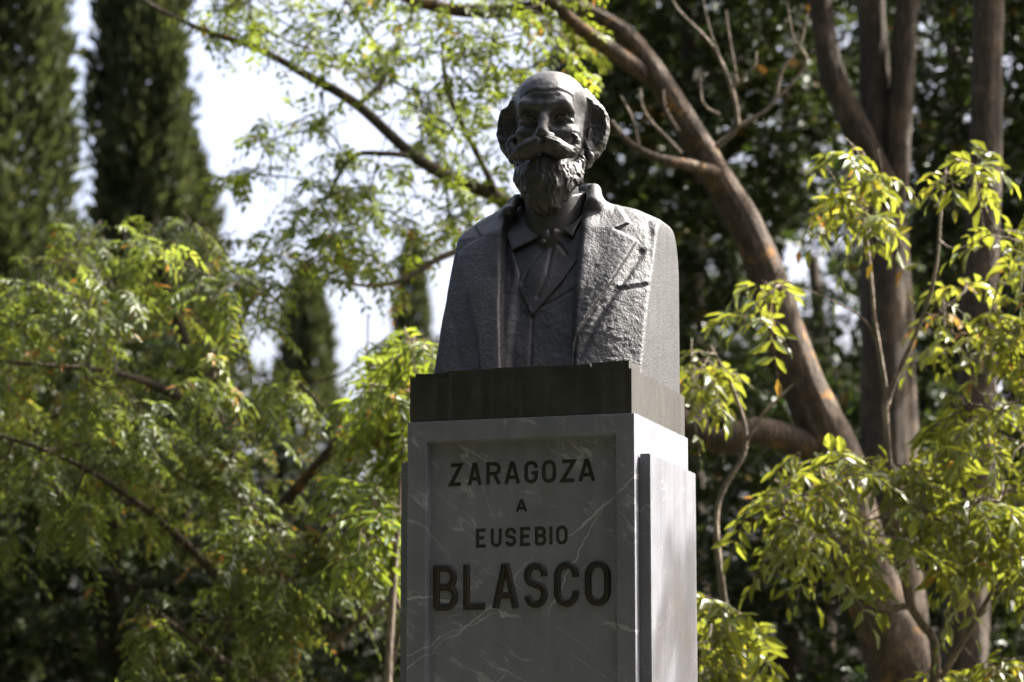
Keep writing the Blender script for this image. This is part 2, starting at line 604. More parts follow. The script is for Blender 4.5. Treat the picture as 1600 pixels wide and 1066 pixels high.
def vnoise(x, y, z):
    xi, yi, zi = np.floor(x).astype(np.int64), np.floor(y).astype(np.int64), np.floor(z).astype(np.int64)
    fx, fy, fz = x - xi, y - yi, z - zi
    fx, fy, fz = (f * f * (3 - 2 * f) for f in (fx, fy, fz))
    r = 0
    for a in (0, 1):
        for b in (0, 1):
            for c in (0, 1):
                w = (fx if a else 1 - fx) * (fy if b else 1 - fy) * (fz if c else 1 - fz)
                r = r + w * hash3(xi + a, yi + b, zi + c)
    return r.astype(np.float32)


def displace(f, g, fn, band):
    """Adds fn(x, y, z) to f only near the surface."""
    idx = np.nonzero(np.abs(f) < band)
    f[idx] += fn(g.ax[0][idx[0]], g.ax[1][idx[1]], g.ax[2][idx[2]])
    return f


def nets(f, g):
    s = f < 0
    sl = [slice(None, -1), slice(1, None)]
    allin = np.ones(tuple(n - 1 for n in f.shape), bool)
    anyin = np.zeros_like(allin)
    for a in (0, 1):
        for b in (0, 1):
            for c in (0, 1):
                q = s[sl[a], sl[b], sl[c]]
                allin &= q
                anyin |= q
    act = np.argwhere(anyin & ~allin)
    ids = np.full(allin.shape, -1, np.int64)
    ids[tuple(act.T)] = np.arange(len(act))
    corner = np.array([(a, b, c) for a in (0, 1) for b in (0, 1) for c in (0, 1)])
    val = np.stack([f[tuple((act + c).T)] for c in corner], 1)
    acc = np.zeros((len(act), 3), np.float64)
    cnt = np.zeros(len(act))
    for i in range(8):
        for j in range(i + 1, 8):
            if np.abs(corner[i] - corner[j]).sum() != 1:
                continue
            m = (val[:, i] < 0) != (val[:, j] < 0)
            t = val[m, i] / (val[m, i] - val[m, j])
            acc[m] += corner[i] + (corner[j] - corner[i]) * t[:, None]
            cnt[m] += 1
    V = g.lo + (act + acc / cnt[:, None]) * g.h
    quads = []
    for ax in range(3):
        b_, c_ = [(1, 2), (2, 0), (0, 1)][ax]
        s0 = [slice(1, -1)] * 3
        s1 = [slice(1, -1)] * 3
        s0[ax] = slice(0, -1)
        s1[ax] = slice(1, None)
        A, B = s[tuple(s0)], s[tuple(s1)]
        off = np.ones(3, int)
        off[ax] = 0
        for flag in (True, False):
            e = np.argwhere((A != B) & (A == flag)) + off
            if not len(e):
                continue
            db, dc = np.zeros(3, int), np.zeros(3, int)
            db[b_], dc[c_] = 1, 1
            q = np.stack([ids[tuple((e - db - dc).T)], ids[tuple((e - dc).T)], ids[tuple(e.T)], ids[tuple((e - db).T)]], 1)
            quads.append(q if flag else q[:, ::-1])
    return V, np.concatenate(quads)


def smooth01(t):
    t = np.clip(t, 0, 1)
    return t * t * (3 - 2 * t)


def poly_sd(px, X, Z):
    """Signed distance (negative inside) of grid points X, Z to polygon px."""
    P = np.array(px, np.float64)
    d = np.full(X.shape, 1e9)
    inside = np.zeros(X.shape, bool)
    for (x1, z1), (x2, z2) in zip(P, np.roll(P, -1, 0)):
        ex, ez = x2 - x1, z2 - z1
        t = np.clip(((X - x1) * ex + (Z - z1) * ez) / (ex * ex + ez * ez), 0, 1)
        d = np.minimum(d, (X - x1 - t * ex) ** 2 + (Z - z1 - t * ez) ** 2)
        c = (z1 > Z) != (z2 > Z)
        with np.errstate(divide='ignore', invalid='ignore'):
            inside ^= c & (X < (x2 - x1) * (Z - z1) / (z2 - z1) + x1)
    d = np.sqrt(d)
    return np.where(inside, -d, d)


def line_d(pts, X, Z):
    d = np.full(X.shape, 1e9)
    for (x1, z1), (x2, z2) in zip(pts[:-1], pts[1:]):
        ex, ez = x2 - x1, z2 - z1
        t = np.clip(((X - x1) * ex + (Z - z1) * ez) / (ex * ex + ez * ez), 0, 1)
        d = np.minimum(d, np.hypot(X - x1 - t * ex, Z - z1 - t * ez))
    return d


# ---- bronze plinth cast with the bust
HB = 0.1205


def uneven_box(name, x0, x1, y0, y1, z0, z1, seed, amp, mat, parent):
    """Box with finely uneven top rim and softened edges."""
    bm = bmesh.new()
    box_bm(bm, x0, x1, y0, y1, z0, z1)
    bmesh.ops.subdivide_edges(bm, edges=bm.edges[:], cuts=14, use_grid_fill=True)
    r = np.random.default_rng(seed)
    ph = r.uniform(0, 6.28, 8)
    for v in bm.verts:
        if v.co.z > z1 - 1e-5:
            x, y = v.co.x, v.co.y
            v.co.z += amp * (math.sin(x * 23 + ph[0]) + 0.6 * math.sin(x * 61 + y * 37 + ph[1]) + 0.5 * math.sin(y * 29 + ph[2]))
    return bm_obj(name, bm, mat, parent)


pw = hw - 0.0067
uneven_box('plinth', -pw, pw, -hd + 0.001, hd - 0.0067, 0.0015, HB, 1, 0.0007, BRONZE_BASE, bust)
# raised lip of the casting along the front, in two lengths with a torn gap between them
for (ua, ub, va, seed) in ((700, 922, 576, 2), (925, 983, 563, 3)):
    a, b = on_y(ua, 580, -hd + 0.006), on_y(ub, 575, -hd + 0.006)
    uneven_box('plinth_lip', a[0], b[0], -hd + 0.004, -hd + 0.12, HB - 0.004, HB + (0.017 if seed == 2 else 0.0205), seed, 0.0012, BRONZE_BASE, bust)
a, b = on_y(650, 580, -hd + 0.012), on_y(699, 575, -hd + 0.012)
uneven_box('plinth_lip', a[0], b[0], -hd + 0.010, hd - 0.03, HB - 0.004, HB + 0.0125, 5, 0.0012, BRONZE_BASE, bust)
for i, (ch, u0) in enumerate((('A', 915), ('N', 924), ('E', 934), ('L', 943))):
    letter(ch, u0, u0 + 7, 613, 602, 0.0009, 0.0008, -hd + 0.0013, pedestal, BRONZE_BASE).parent = bust
for i, ch in enumerate('1934'):
    letter(ch, 925 + i * 7, 930 + i * 7, 628, 619, 0.0008, 0.0008, -hd + 0.0013, pedestal, BRONZE_BASE).parent = bust
for o in bust.children:
    if o.name.startswith('letter'):
        o.location.z = -PTOP

# ---- torso: heights over the front plane (x, z), measured on the photograph and laid on the chest's own curve
ZC = [0.05, 0.12, 0.28, 0.40, 0.50, 0.56, 0.62, 0.68, 0.75]
YC = [-0.25, -0.232, -0.170, -0.118, -0.072, -0.040, 0.012, 0.07, 0.12]


def chest(X, Z):
    y = np.interp(Z, ZC, YC)
    r = np.clip(X / 0.305, 0, None)
    l = np.clip(-X / 0.285, 0, None)
    return y + 0.072 * r ** 2.2 + 0.040 * l ** 2.2


def fp(u, v, extra=0.0):
    y = -0.12
    for _ in range(8):
        p = on_y(u, v, y)
        y = float(chest(p[0], p[2] - PTOP)) + extra
    return (p[0], p[2] - PTOP)


def fps(*uv):
    return [fp(u, v) for u, v in uv]


g = Grid((-0.33, -0.275, 0.09), (0.33, 0.30, 0.76), 0.0031)
X, Z = np.meshgrid(g.ax[0], g.ax[2], indexing='ij')
X = X.astype(np.float64)
Z = Z.astype(np.float64)
BASEY = chest(X, Z)

inner_l = fps((812, 292), (803, 318), (793, 350), (786, 400), (784, 480), (786, 590))
inner_r = fps((915, 290), (913, 325), (905, 380), (898, 440), (892, 500), (889, 590))
opening = inner_l + inner_r[::-1]
o_sd = poly_sd(opening, X, Z)
lap_l = inner_l + fps((753, 590), (748, 530), (735, 465), (717, 397), (733, 383), (755, 372), (742, 352), (790, 318))
lap_r = inner_r + fps((893, 590), (894, 560), (899, 528), (925, 487), (958, 442), (984, 400), (996, 377), (962, 359), (985, 349), (966, 320), (935, 290))
ll = poly_sd(lap_l, X, Z)
lr = poly_sd(lap_r, X, Z)
lap = np.minimum(ll, lr)


def edge_step(sd, w):
    return smooth01(0.5 - sd / (2 * w))


H = np.zeros_like(X)
# lapels stand proud, most of all along their outer edges
H += 0.0105 * edge_step(lr, 0.0035) + 0.0125 * edge_step(ll, 0.0035)
H += 0.004 * np.exp(-np.abs(np.minimum(lr, 0)) / 0.035) * (lr < 0)
# rolled inner edges fall away into the opening
roll = smooth01((0.030 + o_sd) / 0.030 - 0.0)
rw = np.where(X > 0, 0.026, 0.010)
H -= np.where(o_sd < rw, rw * 0.9 * (1 - smooth01(o_sd / rw)) ** 1.6, 0.0)
H -= 0.055 * edge_step(o_sd, 0.003)
# soft swelling of the chest and folds of the coat
H += 0.012 * np.exp(-(((X - 0.19) / 0.09) ** 2 + ((Z - 0.36) / 0.16) ** 2))
H += 0.010 * np.exp(-(((X + 0.18) / 0.07) ** 2 + ((Z - 0.40) / 0.16) ** 2))
fold = line_d(fps((1002, 395), (975, 440), (935, 500), (905, 560)), X, Z)
H -= 0.006 * np.exp(-(fold / 0.010) ** 2) * (lr > 0)
for pts, dep, wd in ((((968, 453), (990, 452), (1012, 446)), 0.0022, 0.004), (((1012, 350), (1018, 380), (1016, 420)), 0.004, 0.012), (((695, 470), (715, 520), (718, 570)), 0.003, 0.015)):
    H -= dep * np.exp(-(line_d(fps(*pts), X, Z) / wd) ** 2)
H += 0.004 * np.exp(-(line_d(fps((968, 447), (1012, 440)), X, Z) / 0.006) ** 2)
# sculptor's modelling of the clay: pits and dabs
r1 = vnoise(X / 0.0095, Z / 0.0095, X * 0 + 0.3)
r2 = vnoise(X / 0.0065 + 31, Z / 0.0078, X * 0 + 4.3)
r3 = vnoise(X / 0.045 + 3, Z / 0.06, X * 0 + 8.3)
tex = 0.00065 * r1 + 0.0008 * r2 + 0.0022 * r3
H += tex * np.where(X > 0, 1.1, 0.6) * smooth01(o_sd / 0.01)
yf = (BASEY - H).astype(np.float32)[:, None, :]

front = yf - g.y
ztop = np.interp(g.ax[0], [-0.33, -0.285, -0.26, -0.22, -0.14, -0.09, 0.0, 0.09, 0.14, 0.185, 0.25, 0.285, 0.33],
                 [0.47, 0.562, 0.598, 0.624, 0.668, 0.700, 0.71, 0.714, 0.698, 0.657, 0.622, 0.605, 0.58]).astype(np.float32)[:, None, None]
top = g.z - ztop + 0.00 * g.y
back = np.hypot(np.maximum(g.y - 0.10, 0) / 0.17, np.maximum(g.z - 0.45, 0) / 0.195) - 1.0
back = np.where(g.z > 0.45, back * 0.165, g.y - 0.27)
side = np.maximum(g.x - 0.305 + np.maximum(g.z - 0.56, 0) ** 2 * 2.0, -g.x - (0.285 - 0.008 * np.clip((g.z - 0.12) / 0.4, 0, 1)) )
f = smax(front * 0.9, top, 0.030)
f = smax(f, back.astype(np.float32), 0.02)
f = smax(f, side, 0.008)
f = np.maximum(f, HB - 0.004 - g.z)
def lap3(u, v, r, dy):
    x, z = fp(u, v)
    return ((x, float(chest(x, z)) + dy, z), r)


collar = chain(g, [lap3(899, 450, 0.005, 0.012), lap3(907, 400, 0.010, 0.010), lap3(915, 360, 0.014, 0.010), lap3(921, 330, 0.017, 0.010), ((0.128, 0.005, 0.642), 0.018), ((0.112, 0.055, 0.688), 0.017), ((0.080, 0.12, 0.702), 0.018), ((0, 0.155, 0.710), 0.02),
                   ((-0.080, 0.12, 0.698), 0.018), ((-0.114, 0.055, 0.674), 0.015), ((-0.122, 0.0, 0.632), 0.013), lap3(797, 335, 0.014, 0.008), lap3(784, 370, 0.009, 0.008), lap3(780, 420, 0.005, 0.012)], 0.012)
f = smin(f, collar, 0.055)
# room for neck and shirt
hole = cone(g, (0.0, 0.06, 0.60), (0.0, 0.055, 0.80), 0.084, 0.088)
f = smax(f, -hole, 0.008)
V, Q = nets(f.astype(np.float32), g)
coat = fast_mesh('coat', V, Q, BRONZE_COAT, bust, True)


def patch(name, poly, hfun, mat, thick=0.05, grow=0.0, h=0.0031, zl=0.1, k=0.004):
    """A garment piece: the chest's surface inside a polygon, raised by hfun(X, Z)."""
    P = np.array(poly)
    gg = Grid((P[:, 0].min() - 0.02, -0.28, max(P[:, 1].min() - 0.02, zl)), (P[:, 0].max() + 0.02, 0.14, P[:, 1].max() + 0.02), h)
    XX, ZZ = np.meshgrid(gg.ax[0].astype(np.float64), gg.ax[2].astype(np.float64), indexing='ij')
    y = (chest(XX, ZZ) - hfun(XX, ZZ)).astype(np.float32)[:, None, :]
    sd = (poly_sd(poly, XX, ZZ) - grow).astype(np.float32)[:, None, :]
    ff = np.maximum(smax(y - gg.y, sd + 0 * gg.y, k), gg.y - y - thick)
    V, Q = nets(ff.astype(np.float32), gg)
    return fast_mesh(name, V, Q, mat, bust, True)


def waist_h(X, Z):
    h = np.full(X.shape, -0.036)
    edge_r = line_d(fps((893, 392), (868, 430), (826, 480)), X, Z)
    edge_l = line_d(fps((796, 388), (808, 440), (826, 480)), X, Z)
    h += 0.006 * np.exp(-(edge_r / 0.016) ** 2) + 0.005 * np.exp(-(edge_l / 0.013) ** 2)
    wrap = line_d(fps((826, 480), (862, 466), (893, 448)), X, Z)
    h -= 0.004 * np.exp(-(wrap / 0.004) ** 2)
    low = line_d(fps((826, 480), (824, 520), (822, 580)), X, Z)
    h -= 0.003 * np.exp(-(low / 0.004) ** 2)
    h += 0.0007 * vnoise(X / 0.01, Z / 0.012, X * 0) + 0.0016 * vnoise(X / 0.04, Z / 0.05, X * 0 + 2)
    h += 0.012 * smooth01((fp(800, 470)[0] - X) / 0.03 + 0.5)
    return h


waist = fps((775, 372), (797, 380), (812, 440), (827, 482), (868, 432), (892, 385), (916, 372), (905, 450), (900, 595), (775, 595))
patch('waistcoat', waist, waist_h, BRONZE_HAIR, 0.03, 0.0)


def tie_h(X, Z):
    h = np.full(X.shape, -0.030)
    kx, kz = fp(856, 360)
    h += 0.030 * np.exp(-(((X - kx) / 0.038) ** 2 + ((Z - kz) / 0.036) ** 2) ** 2.0)
    h += 0.006 * vnoise(X / 0.012, Z / 0.016, X * 0 + 3) * np.exp(-(((X - kx) / 0.034) ** 2 + ((Z - kz) / 0.034) ** 2))
    cx, cz = fp(838, 425)
    h += 0.012 * np.exp(-(((X - cx) / 0.05) ** 2 + ((Z - cz) / 0.07) ** 2))
    for pts in (((845, 388), (820, 420), (812, 440)), ((858, 385), (850, 430), (835, 462)), ((868, 378), (880, 395))):
        h -= 0.004 * np.exp(-(line_d(fps(*pts), X, Z) / 0.005) ** 2)
    h += 0.0012 * vnoise(X / 0.012, Z / 0.012, X * 0 + 1) * np.exp(-(((X - kx) / 0.04) ** 2 + ((Z - kz) / 0.04) ** 2))
    return h


patch('cravat', fps((788, 330), (918, 318), (915, 380), (872, 440), (826, 492), (800, 440), (782, 380)), tie_h, BRONZE_HAIR, 0.03)


def coll_h(X, Z):
    h = np.full(X.shape, -0.018)
    h += 0.010 * smooth01((fp(850, 300)[1] - Z) / 0.12) * 0
    return h


patch('shirt_collar', fps((800, 300), (856, 345), (838, 370), (797, 390), (784, 350)), lambda X, Z: np.full(X.shape, -0.012) - 0.006 * smooth01((Z - 0.56) / 0.08), BRONZE, 0.014, h=0.0026, k=0.003)
patch('shirt_collar', fps((914, 288), (918, 320), (892, 369), (880, 360), (868, 343)), lambda X, Z: np.full(X.shape, -0.012) - 0.006 * smooth01((Z - 0.56) / 0.08), BRONZE, 0.014, h=0.0026, k=0.003)
# band of the shirt round the neck
gb = Grid((-0.13, -0.07, 0.54), (0.13, 0.19, 0.72), 0.0032)
rr = np.hypot(gb.x, (gb.y - 0.055) / 1.05)
zt = 0.684 + 0.30 * (gb.y - 0.055) + 0 * gb.x
fb = smax(np.abs(rr - 0.081) - 0.007, gb.z - zt, 0.004)
V, Q = nets(np.maximum(fb, 0.55 - gb.z).astype(np.float32), gb)
fast_mesh('neckband', V, Q, BRONZE, bust, True)
px_, pz_ = fp(847, 377, -0.0)
bm = bmesh.new()
bmesh.ops.create_uvsphere(bm, u_segments=14, v_segments=9, radius=0.0085)
bmesh.ops.translate(bm, vec=(px_, float(chest(px_, pz_) - tie_h(np.array([[px_]]), np.array([[pz_]]))[0, 0]) - 0.004, pz_), verts=bm.verts)
bm_obj('cravat_pin', bm, BRONZE, bust, True)

# ---- head: units are photograph pixels (1 unit = S metres); x right, y back, z up, face towards -y
S = 0.00179
HEAD_ROT = math.radians(8)
hp = on_y(862, 190, 0.055)
HEAD_AT = (hp[0], 0.055, hp[2] - PTOP)


def head_part(name, f, g, mat):
    V, Q = nets(np.ascontiguousarray(f, np.float32), g)
    V = V * S
    c, s = math.cos(HEAD_ROT), math.sin(HEAD_ROT)
    V = np.stack([V[:, 0] * c - V[:, 1] * s + HEAD_AT[0], V[:, 0] * s + V[:, 1] * c + HEAD_AT[1], V[:, 2] + HEAD_AT[2]], 1)
    return fast_mesh(name, V, Q, mat, bust, True)


g = Grid((-82, -108, -185), (82, 92, 86), 1.45)
f = ell(g, (0, 6, 10), (60, 80, 67))
f = smin(f, ell(g, (0, -14, 26), (56, 62, 48)), 14)                 # forehead
f = smin(f, ell(g, (0, -18, -42), (53, 53, 66)), 16)                # face
f = smin(f, ell(g, (0, -40, -92), (32, 34, 26)), 20)                # chin
f = smin(f, cone(g, (0, 12, -70), (0, 12, -185), 40, 42), 16)       # neck
for s in (-1, 1):
    f = smin(f, cone(g, (s * 9, -72, 6), (s * 33, -69, 9), 7.5, 8), 12)          # brow
    f = smin(f, cone(g, (s * 33, -69, 9), (s * 50, -48, -3), 8, 6), 11)
    f = smax(f, -ell(g, (s * 26, -82, -13), (21, 30, 15.5)), 7)                # eye socket
    f = smax(f, -ell(g, (s * 58, -42, 4), (10, 22, 20)), 16)                   # temple
    f = smin(f, ell(g, (s * 26, -47, -14), (13.5, 12, 12)), 2.5)               # eyeball
    f = smin(f, chain(g, [((s * 13, -56, -14), 2.4), ((s * 20, -60, -7), 2.8), ((s * 30, -59.5, -6.5), 2.8), ((s * 41, -51, -14), 2.6)], 3), 3)   # upper lid
    f = smin(f, chain(g, [((s * 14, -55, -17), 1.8), ((s * 22, -57, -22.5), 2), ((s * 32, -55.5, -22), 2), ((s * 40, -50, -16), 2)], 3), 4)     # lower lid
    f = smin(f, ell(g, (s * 27, -51, -30), (13, 7, 5)), 9)                     # bag under the eye
    f = smin(f, ell(g, (s * 39, -46, -35), (15, 14, 11)), 12)                  # cheekbone
    f = smax(f, -ell(g, (s * 50, -46, -66), (11, 20, 20)), 18)                 # hollow of the cheek
    f = smax(f, -cone(g, (s * 18, -76, -36), (s * 33, -66, -58), 3.5, 4), 7)   # nasolabial fold
    f = smin(f, ell(g, (s * 10.5, -81, -44), (7.5, 10, 7)), 5)                 # wing of the nose
    f = smax(f, -ell(g, (s * 5.5, -88, -51), (3.6, 5, 4)), 2.5)                # nostril
f = smin(f, chain(g, [((0, -69, 2), 7), ((0, -80, -16), 7.5), ((0, -91, -36), 9.0)], 6), 7)   # ridge of the nose
f = smin(f, ell(g, (0, -91, -40), (9.5, 9.5, 8.5)), 5)
fur = chain(g, [((-42, -58, 22), 0.0), ((-18, -75, 32), 0.0), ((3, -77, 29), 0.0), ((22, -74, 33), 0.0), ((42, -58, 24), 0.0)], 1)   # furrow of the forehead
f = f + 0.45 * np.exp(-(fur / 2.6) ** 2) - 0.4 * np.exp(-((fur - 5) / 3.5) ** 2) * (g.z > 20)
f = displace(f, g, lambda x, y, z: 0.35 * vnoise(x / 9, y / 9, z / 9) + 0.2 * vnoise(x / 4.2, y / 4.2, z / 4.2), 6)
head = head_part('head', f, g, BRONZE)

# ears: mostly under the hair, lobes showing
for s in (-1, 1):
    ge = Grid((-86, -30, -80) if s < 0 else (44, -30, -80), (-44, 40, 10) if s < 0 else (86, 40, 10), 1.3)
    fe = ell(ge, (s * 61, 2, -38), (7, 15, 27), ('Z', s * 0.35))
    fe = smin(fe, ell(ge, (s * 62, -6, -60), (7, 8, 8)), 5)
    fe = smax(fe, -ell(ge, (s * 67, -6, -36), (6, 8, 17)), 4)
    head_part('ear', fe, ge, BRONZE)


def strands(amp, sx, sy, sz, warp=0.0):
    def fn(x, y, z):
        w = warp * vnoise(x / 17, y / 17, z / 17)
        a = vnoise(x / sx + w, y / sy + w, z / sz + w)
        b = vnoise(x / (sx * 0.5) + 9 + w, y / (sy * 0.5), z / (sz * 0.55))
        return amp * (a + 0.55 * b)
    return fn


# hair: thick tufts flaring from the temples, joined round the back of the head
for s in (-1, 1):
    gh = Grid((-104, -55, -85) if s < 0 else (28, -55, -85), (-28, 92, 62) if s < 0 else (104, 92, 62), 1.45)
    fh = ell(gh, (s * 61, 14, 8), (17, 34, 44), ('Y', -s * 0.32))
    fh = smin(fh, ell(gh, (s * 71, 16, -8), (19, 26, 34), ('Y', s * 0.12)), 14)
    fh = smin(fh, ell(gh, (s * 60, 14, -42), (13, 22, 28), ('Y', s * 0.3)), 16)
    fh = smin(fh, ell(gh, (s * 48, 40, -8), (22, 42, 52)), 18)
    fh = smax(fh, -ell(gh, (s * 74, -26, -8), (30, 30, 50), ('Z', s * 0.15)), 3)   # scooped front of the tuft
    fh = displace(fh, gh, strands(1.5, 8, 24, 7, 0.8), 9)
    head_part('hair_tuft', fh, gh, BRONZE_HAIR)

# moustache with upturned tips
gm = Grid((-78, -112, -92), (78, -40, -26), 1.2)
fm = None
for s, e in ((-1, 1.0), (1, 0.93)):
    c = chain(gm, [((0, -87, -51), 6.5), ((s * 9, -91, -54), 9.5), ((s * 21 * e, -89, -60), 12), ((s * 34 * e, -82, -67), 11.5), ((s * 45 * e, -74, -68), 9),
                   ((s * 52 * e, -71, -61), 7.0), ((s * 55 * e, -71, -51), 5.0), ((s * 52 * e, -72, -42), 3.0), ((s * 47 * e, -73, -39), 1.8)], 6)
    c = smin(c, cone(gm, (s * 7, -86, -63), (s * 24, -82, -71), 9, 9), 6)
    fm = c if fm is None else smin(fm, c, 3)
fm = smax(fm, -cone(gm, (0, -100, -50), (0, -98, -75), 2.2, 3.5), 4)               # parting under the nose


def mous(x, y, z):
    ax = np.abs(x)
    t = z + 0.42 * ax
    w = 0.6 * vnoise(x / 14, y / 14, z / 14)
    return 0.75 * vnoise(t / 3.6 + w, y / 5.5, ax / 26) + 0.4 * vnoise(t / 1.9, y / 3.5, ax / 18 + 7)


fm = displace(fm, gm, mous, 6)
head_part('moustache', fm, gm, BRONZE_HAIR)

# beard: along the jaw, full on the chin, running to a blunt point
gd = Grid((-68, -108, -172), (68, 30, -34), 1.35)
fd = None
for s in (-1, 1):
    c = chain(gd, [((s * 51, -4, -48), 5), ((s * 47, -14, -72), 9), ((s * 38, -34, -96), 16), ((s * 20, -52, -112), 22)], 10)
    fd = c if fd is None else smin(fd, c, 12)
fd = smin(fd, ell(gd, (0, -56, -104), (36, 29, 34)), 26)
fd = smin(fd, ell(gd, (0, -56, -132), (29, 26, 35)), 14)
fd = smin(fd, ell(gd, (0, -68, -82), (22, 17, 16)), 8)


def curls(x, y, z):
    w = 1.3 * vnoise(x / 15, y / 15, z / 15)
    side = np.clip(np.abs(x) / 40, 0, 1)
    a = vnoise(x / 6.5 + w, y / 6.5 + w, z / 15 + w)
    b = vnoise(x / 3.2 + w * 1.5, y / 3.4, z / 7 + w)
    c = vnoise(x / 13, y / 13, z / 18 + 5)
    return 2.0 * a + 1.5 * b + 1.8 * c


fd = displace(fd, gd, curls, 10)
head_part('beard', fd, gd, BRONZE_HAIR)
# ------------------------------------------------------------------ trees
def leaf_mat(name, dark, light, trans, tmix=0.45, rough=0.45, spec=0.28):
    m, nt, out = new_mat(name)
    a = N(nt, 'ShaderNodeAttribute', attribute_name='tint')
    col = ramp(nt, a.outputs['Fac'], [(0.0, dark), (0.75, light), (0.94, (light[0] * 1.6, light[1] * 1.25, light[2])), (1.0, (0.22, 0.12, 0.03))]).outputs['Color']
    tc = ramp(nt, a.outputs['Fac'], [(0.0, tuple(x * 0.6 for x in trans)), (0.75, trans), (0.94, (trans[0] * 1.4, trans[1] * 1.1, trans[2])), (1.0, (0.30, 0.15, 0.03))]).outputs['Color']
    b = N(nt, 'ShaderNodeBsdfPrincipled')
    nt.links.new(col, b.inputs['Base Color'])
    b.inputs['Roughness'].default_value = rough
    b.inputs['Specular IOR Level'].default_value = spec
    t = N(nt, 'ShaderNodeBsdfTranslucent')
    nt.links.new(tc, t.inputs['Color'])
    mx = N(nt, 'ShaderNodeMixShader')
    mx.inputs[0].default_value = tmix
    nt.links.new(b.outputs[0], mx.inputs[1])
    nt.links.new(t.outputs[0], mx.inputs[2])
    nt.links.new(mx.outputs[0], out.inputs['Surface'])
    return m


def bark_mat(name, c0, c1, lichen=0.0):
    m, nt, out = new_mat(name)
    v = objvec(nt)
    n1 = noise(nt, mapped(nt, v, (1, 1, 0.3)), 26, 6, 0.65)
    col = ramp(nt, n1, [(0.3, c0), (0.7, c1)]).outputs['Color']
    pal = ramp(nt, noise(nt, v, 6, 4, 0.6), [(0.48, (0, 0, 0)), (0.66, (0.8, 0.8, 0.8))]).outputs['Color']
    col = mixc(nt, pal, col, (c1[0] * 1.6, c1[1] * 1.55, c1[2] * 1.5))
    if lichen:
        li = ramp(nt, noise(nt, v, 8.5, 5, 0.7), [(0.56, (0, 0, 0)), (0.66, (lichen,) * 3)]).outputs['Color']
        col = mixc(nt, li, col, (0.36, 0.17, 0.03))
    b = N(nt, 'ShaderNodeBsdfPrincipled')
    nt.links.new(col, b.inputs['Base Color'])
    b.inputs['Roughness'].default_value = 0.9
    fis = noise(nt, mapped(nt, v, (1, 1, 0.13)), 46, 4, 0.6, 0.6)
    fis = math_node(nt, 'ABSOLUTE', math_node(nt, 'SUBTRACT', fis, 0.5))
    hh = math_node(nt, 'ADD', math_node(nt, 'MULTIPLY', fis, 2.0), n1)
    col2 = mixc(nt, ramp(nt, fis, [(0.0, (0.75, 0.75, 0.75)), (0.06, (0, 0, 0))]).outputs['Color'], col, (c0[0] * 0.5, c0[1] * 0.5, c0[2] * 0.5))
    nt.links.new(col2, b.inputs['Base Color'])
    nt.links.new(bump(nt, hh, 1.0, 0.03), b.inputs['Normal'])
    nt.links.new(b.outputs[0], out.inputs['Surface'])
    return m


LEAF_ASH = leaf_mat('leaf_pinnate', (0.028, 0.046, 0.011), (0.072, 0.100, 0.022), (0.20, 0.25, 0.036), 0.46, 0.45, 0.34)
LEAF_SAPLING = leaf_mat('leaf_yellow_green', (0.05, 0.08, 0.014), (0.10, 0.125, 0.022), (0.27, 0.29, 0.03), 0.46, 0.34)
LEAF_BRIGHT = leaf_mat('leaf_fresh_green', (0.03, 0.06, 0.012), (0.08, 0.12, 0.02), (0.24, 0.30, 0.03), 0.5)
LEAF_DARK = leaf_mat('leaf_evergreen', (0.014, 0.026, 0.010), (0.034, 0.052, 0.017), (0.06, 0.095, 0.014), 0.22, 0.40, 0.22)
LEAF_CYPRESS = leaf_mat('leaf_cypress', (0.02, 0.030, 0.013), (0.058, 0.072, 0.028), (0.075, 0.09, 0.025), 0.24, 0.7, 0.2)
BARK = bark_mat('bark_brown', (0.030, 0.020, 0.011), (0.084, 0.060, 0.035), 0.0)
BARK_LICHEN = bark_mat('bark_lichen', (0.040, 0.027, 0.017), (0.115, 0.082, 0.054), 0.85)
BARK_TWIG = bark_mat('bark_twig', (0.13, 0.10, 0.073), (0.26, 0.21, 0.16), 0.0)


def catmull(P, R, step):
    P = np.asarray(P, float)
    R = np.asarray(R, float)
    if len(P) == 2:
        n = max(2, int(np.linalg.norm(P[1] - P[0]) / step) + 1)
        t = np.linspace(0, 1, n)[:, None]
        return P[0] * (1 - t) + P[1] * t, R[0] * (1 - t[:, 0]) + R[1] * t[:, 0]
    Q = np.vstack([2 * P[0] - P[1], P, 2 * P[-1] - P[-2]])
    out, rad = [], []
    for i in range(1, len(Q) - 2):
        n = max(2, int(np.linalg.norm(Q[i + 1] - Q[i]) / step) + 1)
        t = np.linspace(0, 1, n, endpoint=False)[:, None]
        a, b, c, d = Q[i - 1], Q[i], Q[i + 1], Q[i + 2]
        out.append(0.5 * ((2 * b) + (-a + c) * t + (2 * a - 5 * b + 4 * c - d) * t ** 2 + (-a + 3 * b - 3 * c + d) * t ** 3))
        rad.append(R[i - 1] * (1 - t[:, 0]) + R[i] * t[:, 0])
    return np.vstack(out + [P[-1:]]), np.concatenate(rad + [R[-1:]])


